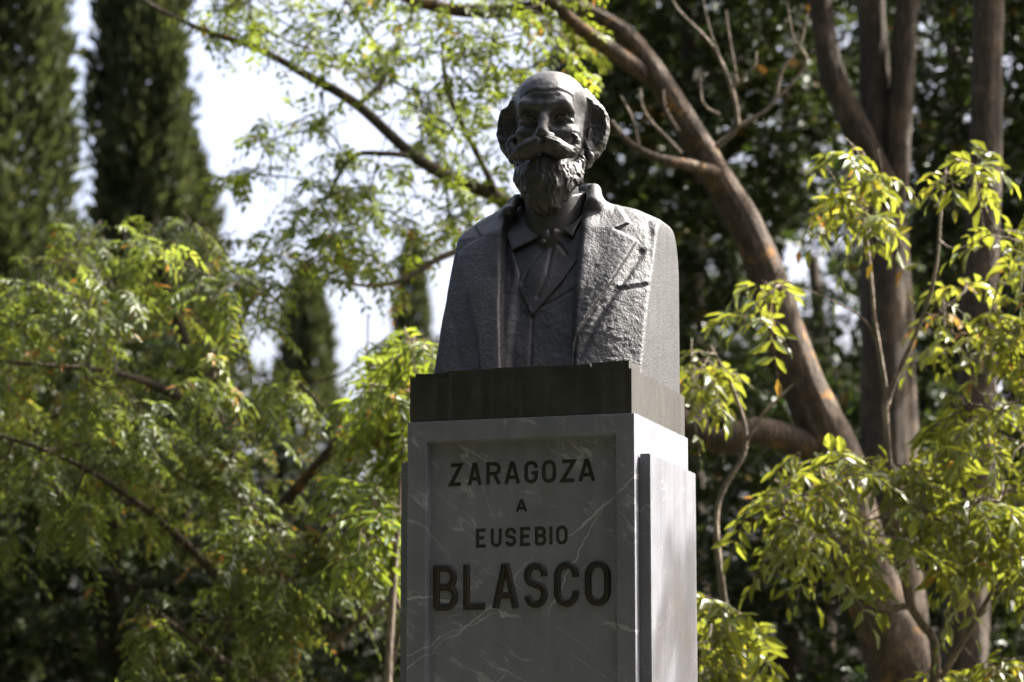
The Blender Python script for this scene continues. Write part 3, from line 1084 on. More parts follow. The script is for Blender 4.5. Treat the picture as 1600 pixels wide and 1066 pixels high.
def tube(P, R, sides, rough=0.0, seed=0):
    n = len(P)
    T = np.gradient(P, axis=0)
    T /= np.linalg.norm(T, axis=1)[:, None] + 1e-9
    ref = np.array([0.3, 1.0, 0.2]) if abs(T[0][1]) < 0.8 else np.array([1.0, 0.1, 0.2])
    U = np.cross(T, ref)
    U /= np.linalg.norm(U, axis=1)[:, None] + 1e-9
    W = np.cross(T, U)
    a = np.linspace(0, 2 * np.pi, sides, endpoint=False)
    rad = R[:, None] * np.ones(sides)[None]
    if rough:
        arc_ = np.concatenate([[0], np.cumsum(np.linalg.norm(np.diff(P, axis=0), axis=1))])
        A, B = np.meshgrid(arc_, a, indexing='ij')
        sc = max(R.max(), 0.02)
        nz = vnoise(A / (sc * 2.2) + seed, np.cos(B) * 1.6 + seed * 3.1, np.sin(B) * 1.6)
        nz2 = vnoise(A / (sc * 0.7) + seed, np.cos(B) * 4 + seed, np.sin(B) * 4 + 5)
        nz3 = vnoise(A / (sc * 4.0) + seed, np.cos(B) * 7 + seed, np.sin(B) * 7 + 9)
        rad = rad * (1 + rough * (nz + 0.45 * nz2 + (0.5 * nz3 if sides > 15 else 0)))
    V = P[:, None] + rad[..., None] * (U[:, None] * np.cos(a)[None, :, None] + W[:, None] * np.sin(a)[None, :, None])
    i = np.arange(n - 1)[:, None] * sides
    j = np.arange(sides)[None]
    k = (j + 1) % sides
    Q = np.stack([i + j, i + k, i + sides + k, i + sides + j], -1).reshape(-1, 4)
    return V.reshape(-1, 3), Q


class Bag:
    """Collects many tubes into one mesh."""
    def __init__(self):
        self.V, self.Q, self.n = [], [], 0

    def add(self, V, Q):
        self.V.append(V)
        self.Q.append(Q + self.n)
        self.n += len(V)

    def build(self, name, mat, parent):
        if not self.V:
            return None
        return fast_mesh(name, np.vstack(self.V), np.vstack(self.Q), mat, parent, True)


def unit(v):
    return v / (np.linalg.norm(v, axis=-1, keepdims=True) + 1e-9)


LEAF_T = np.array([(0, 0, 0), (0.5, 0.42, 0.10), (0, 0.45, 0), (-0.5, 0.42, 0.10), (0.28, 0.78, 0.02), (-0.28, 0.78, 0.02), (0, 1, -0.10)])
LEAF_F = np.array([(0, 1, 2), (0, 2, 3), (2, 1, 4), (2, 5, 3), (2, 4, 6), (2, 6, 5)])


class Leaves:
    def __init__(self):
        self.b, self.d, self.n, self.L, self.W, self.t = [], [], [], [], [], []

    def add(self, b, d, n, L, W, t):
        for a, x in zip((self.b, self.d, self.n, self.L, self.W, self.t), (b, d, n, L, W, t)):
            a.append(x)

    def build(self, name, mat, parent, singles=0):
        b, d, n = (np.concatenate(x) for x in (self.b, self.d, self.n))
        L, W, t = (np.concatenate(x) for x in (self.L, self.W, self.t))
        d = unit(d)
        n = unit(n - (n * d).sum(1, keepdims=True) * d)
        x = np.cross(d, n)
        if singles:                                   # the leaves that show largest become parts of their own
            uv = project(b + d * (L * 0.5)[:, None])
            vis = (uv[:, 0] > 5) & (uv[:, 0] < 1595) & (uv[:, 1] > 5) & (uv[:, 1] < 1061)
            face = np.abs((n * unit(b - np.array([0, 0, CAM_Z]))).sum(1))
            score = np.where(vis, L * W * (0.15 + face) / b[:, 1] ** 2, 0)
            pick = np.argsort(-score)[:singles]
            shades = [0.15, 0.4, 0.6, 0.75, 0.9]
            tmpl = []
            for sh in shades:
                me = bpy.data.meshes.new('leaf')
                me.from_pydata([tuple(p) for p in LEAF_T], [], [tuple(map(int, q)) for q in LEAF_F])
                at_ = me.attributes.new('tint', 'FLOAT', 'POINT')
                at_.data.foreach_set('value', np.full(len(LEAF_T), sh, np.float32))
                me.materials.append(mat)
                tmpl.append(me)
            pinv = parent.matrix_basis.inverted()
            for i in pick:
                o = bpy.data.objects.new('leaf', tmpl[int(np.argmin([abs(t[i] - s_) for s_ in shades]))])
                M = Matrix(((x[i][0] * W[i], d[i][0] * L[i], n[i][0] * L[i], b[i][0]), (x[i][1] * W[i], d[i][1] * L[i], n[i][1] * L[i], b[i][1]),
                            (x[i][2] * W[i], d[i][2] * L[i], n[i][2] * L[i], b[i][2]), (0, 0, 0, 1)))
                o.parent = parent
                o.matrix_basis = pinv @ M
                COL.objects.link(o)
            keep = np.ones(len(b), bool)
            keep[pick] = False
            b, d, n, x, L, W, t = (q[keep] for q in (b, d, n, x, L, W, t))
        T = LEAF_T
        V = b[:, None] + x[:, None] * (T[:, 0, None] * W[:, None, None]) + d[:, None] * (T[:, 1, None] * L[:, None, None]) + n[:, None] * (T[:, 2, None] * L[:, None, None])
        Fc = (np.arange(len(b))[:, None, None] * len(T) + LEAF_F[None]).reshape(-1, 3)
        o = fast_mesh(name, V.reshape(-1, 3) - np.array(parent.location), Fc, mat, parent, False, np.repeat(t, len(T)))
        o['kind'] = 'stuff'
        return o


def project(P):
    d = np.asarray(P) - np.array([0, 0, CAM_Z])
    c, s = math.cos(PITCH), math.sin(PITCH)
    z = d[..., 1] * c + d[..., 2] * s
    y = -d[..., 1] * s + d[..., 2] * c
    return np.stack([800 + F_PX * d[..., 0] / z, 533 - F_PX * y / z], -1)


UP = np.array([0, 0, 1.0])


def sprays(LV, bag, B, D, Ls, pairs, lw, lratio, droop, tbase, compound=True):
    """Feathered leaves: a drooping stalk with opposite leaflets and one at its tip."""
    n = len(B)
    D = unit(D)
    side = unit(np.cross(D, UP) + rng.normal(0, 0.25, (n, 3)))
    size = rng.uniform(0.68, 1.25, n)
    for k in range(pairs + 1):
        t = (0.22 + 0.78 * k / pairs)
        p = B + D * (Ls * t)[:, None] - UP * (Ls * droop * t * t)[:, None]
        Dt = unit(D - UP * (2 * droop * t))
        nrm = unit(np.cross(side, Dt))
        nrm = np.where(nrm[:, 2:3] < 0, -nrm, nrm)
        for s in ((-1, 1) if k < pairs else (0,)):
            d = Dt * (0.55 if s else 1.0) + side * s * 0.85 - UP * rng.uniform(0.0, 0.5, (n, 1)) + rng.normal(0, 0.16, (n, 3))
            L = lw * size * rng.uniform(0.75, 1.2, n) * (0.85 + 0.3 * math.sin(t * 3))
            LV.add(p.copy(), d, nrm + rng.normal(0, 0.28, (n, 3)), L, L * lratio * rng.uniform(0.85, 1.15, n), np.clip(tbase + rng.normal(0, 0.16, n) + (rng.random(n) < 0.005) * 0.5, 0, 1))
    if bag is not None:
        for i in range(n):
            t = np.linspace(0, 1, 4)[:, None]
            P = B[i] + D[i] * Ls[i] * t - UP * Ls[i] * droop * t * t
            bag.add(*tube(P, np.linspace(0.0022, 0.001, 4), 3))


def inside(poly, u, v):
    P = np.array(poly, float)
    c = np.zeros(u.shape, bool)
    for (x1, y1), (x2, y2) in zip(P, np.roll(P, -1, 0)):
        with np.errstate(divide='ignore', invalid='ignore'):
            c ^= ((y1 > v) != (y2 > v)) & (u < (x2 - x1) * (v - y1) / (y2 - y1) + x1)
    return c


def scatter(poly, n, Y0, Y1, holes=(), clump=None):
    """n points in the part of space that shows inside poly, between depths Y0 and Y1."""
    P = np.array(poly, float)
    out = []
    while len(out) < n:
        u = rng.uniform(P[:, 0].min(), P[:, 0].max(), n * 2)
        v = rng.uniform(P[:, 1].min(), P[:, 1].max(), n * 2)
        ok = inside(poly, u, v)
        if clump is not None:
            ok &= vnoise(u / 95 + v / 260, v / 62 - u / 300, u * 0 + 2.7) + rng.normal(0, 0.18, len(u)) > clump
        for (hu, hv, ru, rv) in holes:
            ok &= ((u - hu) / ru) ** 2 + ((v - hv) / rv) ** 2 > 1
        for a, b in zip(u[ok], v[ok]):
            out.append(at(a, b, rng.uniform(Y0, Y1)))
    return np.array(out[:n])


def grow(tree_root, limbs, regions, leafmat, twigmat, style, singles=0, conn_max=1.2):
    """Joins scattered growing points to the limbs by thin branches, nearest first, and puts leafy twigs on them."""
    off = np.array(tree_root.location)
    nodes = np.vstack(limbs)
    LV, bag = Leaves(), Bag()
    pts = np.vstack(regions)
    dist = np.array([np.min(np.linalg.norm(nodes - p, axis=1)) for p in pts])
    for i in np.argsort(dist):
        p = pts[i]
        dd = np.linalg.norm(nodes - p, axis=1)
        j = int(np.argmin(dd))
        a = nodes[j]
        if dd[j] > 0.03:
            m = (a + p) / 2 + rng.normal(0, 0.10, 3) * dd[j] - UP * 0.05 * dd[j]
            r0 = 0.0035 + 0.006 * min(1, dd[j])
            P, R = catmull([a, m, p], [r0, r0 * 0.8, 0.003], 0.12)
            bag.add(*tube(P - off, R, 4))
            nodes = np.vstack([nodes, P[1:]])
        st = style
        # leafy twig from the growing point
        out = unit(unit(p - a) * 0.6 + rng.normal(0, 0.55, 3) + np.array([0, -0.15, 0.05]))
        Lt = st['twig'] * rng.uniform(0.6, 1.25)
        p = p - out * Lt * 0.55
        t = np.linspace(0, 1, 5)[:, None]
        P = p + out * Lt * t - UP * (Lt * st['sag'] * t * t)
        bag.add(*tube(P - off, np.linspace(0.0035, 0.0015, 5), 3))
        m = st['per']
        tt = np.sort(rng.uniform(0.1, 1.0, m))
        B = p + out * Lt * tt[:, None] - UP * (Lt * st['sag'] * tt * tt)[:, None]
        sd = unit(np.cross(out, UP) + rng.normal(0, 0.2, 3))
        sg = np.where(np.arange(m) % 2, 1, -1)[:, None]
        D = out * 0.6 + sd * sg * 0.8 + rng.normal(0, 0.3, (m, 3)) - UP * st['down']
        tb = np.clip(rng.normal(0.5, 0.16), 0.05, 0.95)
        if st['pairs']:
            sb = Bag() if st.get('stalks') else None
            sprays(LV, sb, B, D, st['spray'] * rng.uniform(0.7, 1.2, m), st['pairs'], st['leaf'], st['ratio'], st['droop'], tb)
            if sb:
                for V_, Q_ in zip(sb.V, sb.Q):
                    bag.V.append(V_ - off)
                    bag.Q.append(Q_ - 0 + bag.n)
                bag.n += sb.n
        else:
            L = st['leaf'] * rng.uniform(0.7, 1.2, m)
            LV.add(B, D, np.tile(UP, (m, 1)) + rng.normal(0, 0.6, (m, 3)), L, L * st['ratio'], np.clip(tb + rng.normal(0, 0.15, m), 0, 1))
    tw = bag.build('twigs', twigmat, tree_root)
    tw['kind'] = 'stuff'
    crown = LV.build('crown', leafmat, tree_root, singles)
    return crown


def limb(root, name, pts, mat, sides=14, step=0.06, rough=0.10, seed=0):
    """pts: (u, v, depth, width in pixels) -> a tapering limb."""
    P = np.array([at(u, v, Y) for u, v, Y, w in pts])
    R = np.array([w * Y / F_PX / 2 for u, v, Y, w in pts])
    P, R = catmull(P, R, step)
    V, Q = tube(P, R, sides, rough, seed)
    o = fast_mesh(name, V - np.array(root.location), Q, mat, root, True)
    return P


def ground_under(u, v, Y):
    p = at(u, v, Y)
    return (p[0], p[1], 0.0)


# ---- leaning tree whose limbs spread over and behind the bust
t1 = thing('leaning_tree', 'large leaning tree with orange lichen, its bare limbs reaching behind and above the bust', 'tree', ground_under(1560, 1700, 13.0))
L1 = []
L1.append(limb(t1, 'trunk', [(1585, 1740, 13.1, 153.0), (1530, 1400, 13.1, 117.0), (1430, 1090, 13.1, 106.2), (1350, 880, 13.0, 88.2), (1306, 715, 13.0, 79.2), (1250, 590, 13.0, 70.2), (1180, 385, 13.0, 57.6), (1105, 248, 13.0, 46.8), (1050, 160, 13.0, 39.6), (1008, 92, 13.0, 32.4), (962, 42, 13.0, 27.9), (880, 8, 13.1, 25.2), (790, 18, 13.2, 22.5), (700, 14, 13.3, 19.8), (630, -6, 13.4, 17.1), (500, -70, 13.5, 10.8)], BARK_LICHEN, 40, 0.05, 0.11, 1))
L1.append(limb(t1, 'branch', [(1290, 705, 13.0, 56), (1240, 688, 12.95, 50), (1180, 672, 12.9, 44), (1130, 690, 12.9, 40), (1080, 668, 12.95, 36), (1000, 590, 13.0, 32), (900, 430, 13.1, 28), (790, 318, 13.2, 23), (700, 278, 13.3, 20), (640, 238, 13.4, 19), (560, 165, 13.5, 17), (480, 118, 13.6, 14), (400, 75, 13.7, 12), (320, 48, 13.8, 10), (240, 10, 13.9, 7), (170, -40, 14, 4)], BARK_LICHEN, 12, 0.06, 0.12, 2))
L1.append(limb(t1, 'branch', [(1010, 118, 13.0, 30), (985, 100, 12.95, 29), (950, 75, 12.9, 27), (905, 42, 12.85, 22), (860, 0, 12.8, 18), (800, -60, 12.8, 12)], BARK_LICHEN, 12, 0.05, 0.1, 3))
L1.append(limb(t1, 'branch', [(1118, 270, 12.95, 22), (1075, 258, 12.85, 18), (1030, 248, 12.8, 15), (985, 225, 12.8, 12), (955, 190, 12.85, 8)], BARK_LICHEN, 10, 0.05, 0.12, 4))
L1.append(limb(t1, 'branch', [(780, 312, 13.2, 12), (760, 270, 13.2, 11), (725, 200, 13.2, 10), (700, 140, 13.2, 9), (690, 80, 13.2, 7)], BARK_LICHEN, 8, 0.06, 0.1, 5))
L1.append(limb(t1, 'branch', [(650, 245, 13.4, 11), (600, 240, 13.3, 9), (550, 245, 13.3, 8), (515, 300, 13.3, 6)], BARK, 8, 0.06, 0.1, 6))
L1.append(limb(t1, 'branch', [(860, 400, 13.1, 14), (760, 385, 13.1, 12), (690, 402, 13.1, 11), (640, 432, 13.1, 9), (590, 447, 13.1, 7), (520, 440, 13.1, 4)], BARK_TWIG, 8, 0.06, 0.12, 7))
L1.append(limb(t1, 'branch', [(560, 165, 13.5, 10), (600, 120, 13.6, 9), (580, 60, 13.7, 7), (540, 0, 13.8, 5)], BARK, 8, 0.06, 0.1, 8))
# dead twigs standing on the trunk
for seed, pts in enumerate([
        [(1118, 230, 12.9, 10), (1150, 200, 12.85, 9), (1146, 150, 12.8, 8), (1128, 100, 12.8, 7), (1105, 62, 12.8, 5), (1062, 18, 12.8, 4), (1042, -15, 12.8, 3)],
        [(1128, 102, 12.8, 5), (1110, 50, 12.75, 4), (1098, 0, 12.75, 3)],
        [(1150, 200, 12.85, 7), (1205, 165, 12.8, 6), (1222, 110, 12.8, 5), (1250, 70, 12.8, 4), (1262, 20, 12.8, 3)],
        [(1148, 135, 12.8, 5), (1178, 105, 12.75, 4), (1182, 80, 12.75, 3)],
        [(1152, 130, 12.8, 5), (1140, 60, 12.75, 4), (1134, 15, 12.75, 3)],
        [(1205, 165, 12.8, 5), (1260, 100, 12.8, 4), (1240, 60, 12.8, 3), (1230, 5, 12.8, 3)],
        [(1060, 205, 12.9, 6), (1040, 170, 12.85, 5), (1036, 140, 12.85, 3)],
        [(1065, 240, 12.85, 6), (1010, 180, 12.8, 5), (1000, 140, 12.8, 3)],
        [(1000, 240, 12.8, 5), (990, 190, 12.8, 4), (970, 150, 12.8, 3)],
        [(1125, 180, 12.8, 5), (1098, 160, 12.78, 4), (1094, 105, 12.78, 3)]]):
    limb(t1, 'dead_twig', pts, BARK_TWIG, 6, 0.03, 0.15, 20 + seed)
R1 = [scatter([(540, -180), (960, -180), (900, 90), (800, 130), (800, 300), (740, 310), (690, 260), (640, 200), (560, 130), (470, 80), (300, 45), (250, -180)], 290, 12.3, 14.6, ((590, 195, 34, 26), (700, 205, 18, 16), (765, 150, 16, 20))),
      scatter([(420, 190), (500, 150), (545, 190), (520, 230), (440, 240), (370, 275), (340, 290)], 12, 13, 14),
      scatter([(390, 250), (560, 230), (600, 260), (560, 300), (460, 300)], 12, 13, 14),
      scatter([(440, 330), (520, 290), (620, 250), (760, 330), (690, 360), (640, 420), (560, 420), (470, 430), (400, 400)], 62, 12.6, 14.2, ((590, 370, 30, 22), (480, 330, 25, 15)))]
STYLE_T1 = dict(twig=0.28, sag=0.25, per=5, pairs=4, spray=0.14, leaf=0.043, ratio=0.40, droop=0.35, down=0.15)
grow(t1, L1, R1, LEAF_BRIGHT, BARK, STYLE_T1)

# ---- forked tree and straight-trunked tree behind
t2 = thing('forked_tree', 'thick dark trunk that forks into three upright stems behind the leaning tree', 'tree', ground_under(1400, 1600, 15.5))
L2 = [limb(t2, 'trunk', [(1420, 1640, 15.5, 147.1), (1405, 1066, 15.5, 99.1), (1392, 760, 15.5, 86.8), (1388, 480, 15.5, 80.5), (1380, 330, 15.5, 71.3), (1372, 215, 15.5, 60.4), (1366, 100, 15.5, 49.5), (1362, 0, 15.5, 44.9), (1360, -300, 15.5, 35.6), (1380, -700, 15.6, 18.6)], BARK, 40, 0.05, 0.14, 31),
      limb(t2, 'branch', [(1385, 300, 15.4, 49.5), (1345, 215, 15.35, 44.9), (1308, 140, 15.35, 40.3), (1290, 70, 15.35, 37.1), (1280, -10, 15.35, 35.6), (1240, -300, 15.3, 26.3), (1160, -700, 15.2, 12.4)], BARK, 40, 0.05, 0.14, 32),
      limb(t2, 'branch', [(1392, 330, 15.45, 46.5), (1402, 230, 15.4, 41.8), (1410, 120, 15.4, 38.7), (1418, 0, 15.4, 35.6), (1450, -300, 15.4, 26.3), (1560, -700, 15.4, 12.4)], BARK, 40, 0.05, 0.14, 33),
      limb(t2, 'branch', [(1378, -120, 15.5, 23.2), (1430, -300, 16.5, 17.1), (1500, -500, 18, 9.3)], BARK, 10, 0.1, 0.1, 34)]
STYLE_EG = dict(twig=0.36, sag=0.2, per=26, pairs=0, spray=0, leaf=0.085, ratio=0.42, droop=0, down=0.1)
R2 = [scatter([(900, -1400), (2300, -1400), (2300, -90), (1560, -110), (1400, -60), (1150, -60), (950, -140)], 700, 14.2, 20.5)]
grow(t2, L2, R2, LEAF_DARK, BARK, STYLE_EG)
t3 = thing('straight_tree', 'straight upright tree trunk with ribbed bark at the right, half hidden by yellow green leaves', 'tree', ground_under(1490, 1700, 14.2))
L3 = [limb(t3, 'trunk', [(1480, 1720, 14.2, 99.0), (1505, 1066, 14.2, 75.6), (1522, 740, 14.2, 63.0), (1532, 420, 14.2, 55.8), (1540, 200, 14.2, 51.3), (1546, 0, 14.2, 48.6), (1560, -400, 14.2, 36.0), (1590, -800, 14.2, 18.0)], BARK, 40, 0.05, 0.10, 41),
      limb(t3, 'branch', [(1552, -150, 14.2, 23.4), (1620, -300, 14.6, 18.0), (1760, -480, 15.4, 9.0)], BARK, 10, 0.1, 0.1, 42)]
R3 = [scatter([(1480, -800), (2300, -800), (2300, -50), (1650, -120), (1480, -180)], 120, 14.0, 17.5),
      scatter([(1750, -1300), (3100, -1300), (3100, -150), (2200, -100), (1750, -250)], 300, 13.4, 17.5)]  # unseen canopy added far to the side to shade the trunks
grow(t3, L3, R3, LEAF_DARK, BARK, STYLE_EG)

# ---- evergreens that close the view
def evergreen(label, base, trunk, polys, n_Y, leaf=0.095, per=36, holes=(), twig=0.5):
    t = thing('evergreen_tree', label, 'tree', ground_under(*base), group='evergreen trees closing the view')
    limbs = [limb(t, 'trunk', trunk, BARK, 12, 0.15, 0.08, len(label))]
    regs = [scatter(p, n, a, b, holes) for p, (n, a, b) in zip(polys, n_Y)]
    st = dict(STYLE_EG)
    st['leaf'] = leaf
    st['twig'] = twig
    st['per'] = per
    grow(t, limbs, regs, LEAF_DARK, BARK, st)
    return t


evergreen('dense dark evergreen tree behind the bare twigs of the leaning tree', (1080, 1400, 20.5), [(1090, 1420, 20.5, 60), (1085, 900, 20.5, 48), (1080, 300, 20.5, 36), (1075, -200, 20.5, 20)],
          [[(860, -300), (1300, -300), (1310, 240), (1250, 330), (1190, 420), (1100, 560), (1060, 640), (900, 640), (890, 300), (880, 180)]], [(1200, 18.8, 22.5)])
evergreen('dense dark evergreen tree with glossy leaves beside the straight trunk', (1620, 1400, 18.6), [(1640, 1450, 18.6, 70), (1630, 900, 18.6, 56), (1620, 300, 18.6, 40), (1620, -200, 18.6, 20)],
          [[(1425, -300), (1950, -300), (1950, 700), (1440, 560), (1430, 200)]], [(1050, 17.2, 20.5)], 0.1)
evergreen('shaded evergreen filling the gloom under the leaning trunk', (1230, 1400, 17.5), [(1230, 1500, 17.5, 60), (1235, 1000, 17.5, 44), (1240, 700, 17.5, 24)],
          [[(1030, 640), (1120, 560), (1260, 640), (1440, 620), (1800, 640), (1800, 1300), (1020, 1300)]], [(950, 15.9, 19.5)])
evergreen('thin evergreen with bright sky showing between its leaves, beyond the forked trunk', (1290, 1300, 24), [(1290, 1320, 24, 40), (1290, 700, 24, 30), (1270, 400, 24, 18)],
          [[(1060, 430), (1200, 400), (1260, 300), (1460, 300), (1480, 720), (1060, 700)]], [(420, 22.5, 25.5)], 0.1, 30, ((1270, 400, 40, 60), (1330, 500, 30, 50), (1235, 480, 22, 45)))
evergreen('low dark evergreen in deep shade beneath the broad leafy tree', (160, 1400, 20), [(160, 1450, 20, 60), (170, 1000, 20, 40), (180, 760, 20, 24)],
          [[(-300, 500), (60, 480), (200, 470), (300, 520), (345, 600), (420, 660), (480, 720), (520, 760), (700, 780), (760, 1300), (-300, 1300)]], [(1750, 18.5, 22.5)], 0.1, 34, ((580, 705, 30, 40),))


evergreen('far evergreen backdrop seen in the gaps between the thick trunks', (1500, 1260, 29), [(1500, 1290, 29, 60), (1500, 700, 29, 50), (1490, 100, 29, 30), (1490, -200, 29, 20)],
          [[(850, -300), (1950, -300), (1950, 1250), (1040, 1250), (1060, 560), (1180, 560), (1225, 330), (1310, 300), (1300, 250), (1180, 300), (1060, 600), (900, 600), (880, 150)]], [(2300, 26.5, 31)], 0.15, 34, ((1240, 420, 30, 90), (1320, 470, 30, 60), (1440, 520, 22, 40), (1560, 590, 25, 25)), 0.8)

# ---- unseen wood added behind the viewer to darken the monument's front
n = 46000
az = rng.uniform(math.radians(140), math.radians(345), n)
dist_ = rng.uniform(9, 17, n)
zw = rng.beta(1.2, 1.1, n) * (16.5 + 2.0 * np.sin(az * 9) + 1.2 * np.sin(az * 23))
LVw = Leaves()
Bw = np.stack([np.cos(az) * dist_, np.sin(az) * dist_ + 3.0, zw], 1)
Lw = rng.uniform(0.45, 0.8, n)
LVw.add(Bw, rng.normal(0, 1, (n, 3)), rng.normal(0, 1, (n, 3)), Lw, Lw * 0.5, rng.uniform(0.1, 0.7, n))
wood = thing('shade_wood', 'dense dark wood added out of view to darken the monument front', 'wood')
wood_mesh = LVw.build('foliage', LEAF_DARK, wood)
wood['kind'] = 'stuff'

# ---- cypresses
def cypress(label, u, vtop, vbase, Y, wpx, n, lean=0, blade=0.15):
    base = at(u, vbase, Y)
    H = at(u, vtop, Y)[2]
    Rm = wpx * Y / F_PX / 2
    t = thing('cypress', label, 'tree', (base[0], base[1], 0), group='cypresses rising against the sky')
    zz = np.linspace(0, H * 0.93, 14)
    P = np.stack([0 * zz, 0 * zz, zz], 1)
    V, Q = tube(P, np.linspace(0.16, 0.02, 14), 8, 0.1, u)
    fast_mesh('trunk', V, Q, BARK, t, True)
    z = rng.beta(1.1, 1.0, n) * H
    a = rng.uniform(0, 2 * np.pi, n)
    q = z / H
    prof = Rm * np.minimum(1, (q / 0.12) ** 0.6) * np.clip((1 - q) * 3.0, 0, 1) ** 0.65
    lump = 1 + 0.10 * (rng.random(n) ** 6) * 3 + 0.36 * vnoise(np.cos(a) * 1.9 + u, np.sin(a) * 1.9, z / 0.8) + 0.24 * vnoise(np.cos(a) * 4 + u, np.sin(a) * 4, z / 0.33)
    rad = prof * lump * (1 - 0.42 * rng.random(n) ** 2.0)
    out = np.stack([np.cos(a), np.sin(a), 0 * a], 1)
    B = np.stack([np.cos(a) * rad, np.sin(a) * rad, z], 1)
    D = out * rng.uniform(0.25, 0.9, (n, 1)) + UP * rng.uniform(0.5, 1.2, (n, 1)) + rng.normal(0, 0.3, (n, 3))
    gap = vnoise(np.cos(a) * 2.6 + u * 1.7, np.sin(a) * 2.6, z / 0.55) + 0.35 * rng.normal(0, 1, n) > -0.42
    B, D, out, z, a = B[gap], D[gap], out[gap], z[gap], a[gap]
    n = len(B)
    LV = Leaves()
    Lb = blade * rng.uniform(0.6, 1.3, n)
    tn = np.clip(0.45 + 0.22 * vnoise(np.cos(a) * 3 + u, np.sin(a) * 3, z / 0.5) + rng.normal(0, 0.12, n), 0, 0.93)
    LV.add(B + np.array(t.location), D, out + rng.normal(0, 0.6, (n, 3)), Lb, Lb * 0.34, tn)
    LV.build('crown', LEAF_CYPRESS, t)
    return t


cypress('dark cypress at the edge of the wood, its ragged crown beside a strip of sky', -36, -420, 1240, 24, 215, 42000)
cypress('tall narrow cypress standing between two patches of open sky', 196, -500, 1230, 27, 132, 42000)
cypress('slim far cypress rising just above the broad leafy tree', 470, 420, 1210, 38, 130, 18000)
cypress('short far cypress with rounded top beside the shoulder of the bust', 640, 372, 1205, 44, 84, 14000)
cypress('stout cypress half hidden behind the broad leafy tree', 265, 205, 1225, 30, 190, 30000)

# ---- broad leafy tree with feathered leaves
t5 = thing('leafy_tree', 'broad sunlit tree with feathered drooping leaves spreading beside the pedestal', 'tree', ground_under(440, 1720, 12.8))
L5 = [limb(t5, 'trunk', [(450, 1760, 12.8, 90), (440, 1300, 12.9, 66), (425, 1066, 13.0, 52), (400, 850, 13.1, 40), (335, 640, 13.1, 28), (290, 540, 13.1, 20), (250, 420, 13.1, 12)], BARK, 12, 0.06, 0.1, 51),
      limb(t5, 'branch', [(400, 850, 13.0, 26), (450, 780, 12.8, 20), (520, 700, 12.6, 16), (580, 620, 12.5, 12), (610, 540, 12.4, 8)], BARK_LICHEN, 8, 0.06, 0.1, 52),
      limb(t5, 'branch', [(345, 660, 13.0, 18), (260, 610, 12.6, 14), (170, 580, 12.3, 10), (60, 570, 12.1, 7), (-80, 560, 12, 5)], BARK, 8, 0.06, 0.1, 53),
      limb(t5, 'branch', [(420, 1000, 12.9, 22), (320, 880, 12.5, 16), (220, 790, 12.2, 12), (110, 720, 12.0, 8), (0, 680, 11.9, 6)], BARK, 8, 0.06, 0.1, 54),
      limb(t5, 'branch', [(425, 1020, 12.9, 20), (500, 920, 12.5, 15), (570, 850, 12.3, 11), (640, 770, 12.2, 7)], BARK_LICHEN, 8, 0.06, 0.1, 55),
      limb(t5, 'branch', [(320, 610, 13.2, 14), (370, 520, 13.6, 10), (400, 450, 13.8, 6)], BARK, 8, 0.06, 0.1, 56),
      limb(t5, 'branch', [(430, 1080, 12.7, 16), (330, 1020, 12.2, 12), (250, 960, 12.0, 8)], BARK, 8, 0.06, 0.1, 57),
      limb(t5, 'dead_twig', [(523, 1004, 12.0, 9), (555, 975, 11.95, 9), (590, 948, 11.9, 8), (612, 930, 11.9, 7), (618, 890, 11.9, 6)], BARK_TWIG, 7, 0.03, 0.22, 58),
      limb(t5, 'dead_twig', [(560, 972, 11.95, 6), (522, 958, 11.95, 5), (500, 940, 11.95, 4)], BARK_TWIG, 6, 0.03, 0.2, 59),
      limb(t5, 'dead_twig', [(612, 925, 11.9, 7), (628, 960, 11.9, 8), (622, 1000, 11.95, 8), (600, 1080, 12.1, 10)], BARK_TWIG, 7, 0.03, 0.12, 60)]
H5 = ((385, 560, 48, 60), (582, 708, 24, 36), (500, 560, 20, 20), (545, 990, 55, 55))
R5 = [scatter([(-300, 440), (0, 450), (60, 405), (140, 345), (210, 310), (290, 320), (370, 370), (420, 430), (450, 520), (520, 540), (600, 520), (700, 510), (720, 620), (640, 800), (560, 860), (440, 880), (300, 800), (150, 760), (-300, 760)], 390, 11.6, 14.4, H5, -0.06),
      scatter([(200, 800), (460, 820), (620, 820), (660, 900), (480, 960), (440, 1150), (300, 1150), (160, 1100), (240, 960)], 95, 11.4, 13.2, H5, -0.06),
      scatter([(-300, 700), (150, 720), (240, 800), (180, 840), (-300, 820)], 20, 11.8, 13.5)]
STYLE_ASH = dict(twig=0.34, sag=0.45, per=6, pairs=6, spray=0.18, leaf=0.048, ratio=0.36, droop=0.5, down=0.25)
grow(t5, L5, R5, LEAF_ASH, BARK, STYLE_ASH, singles=260)

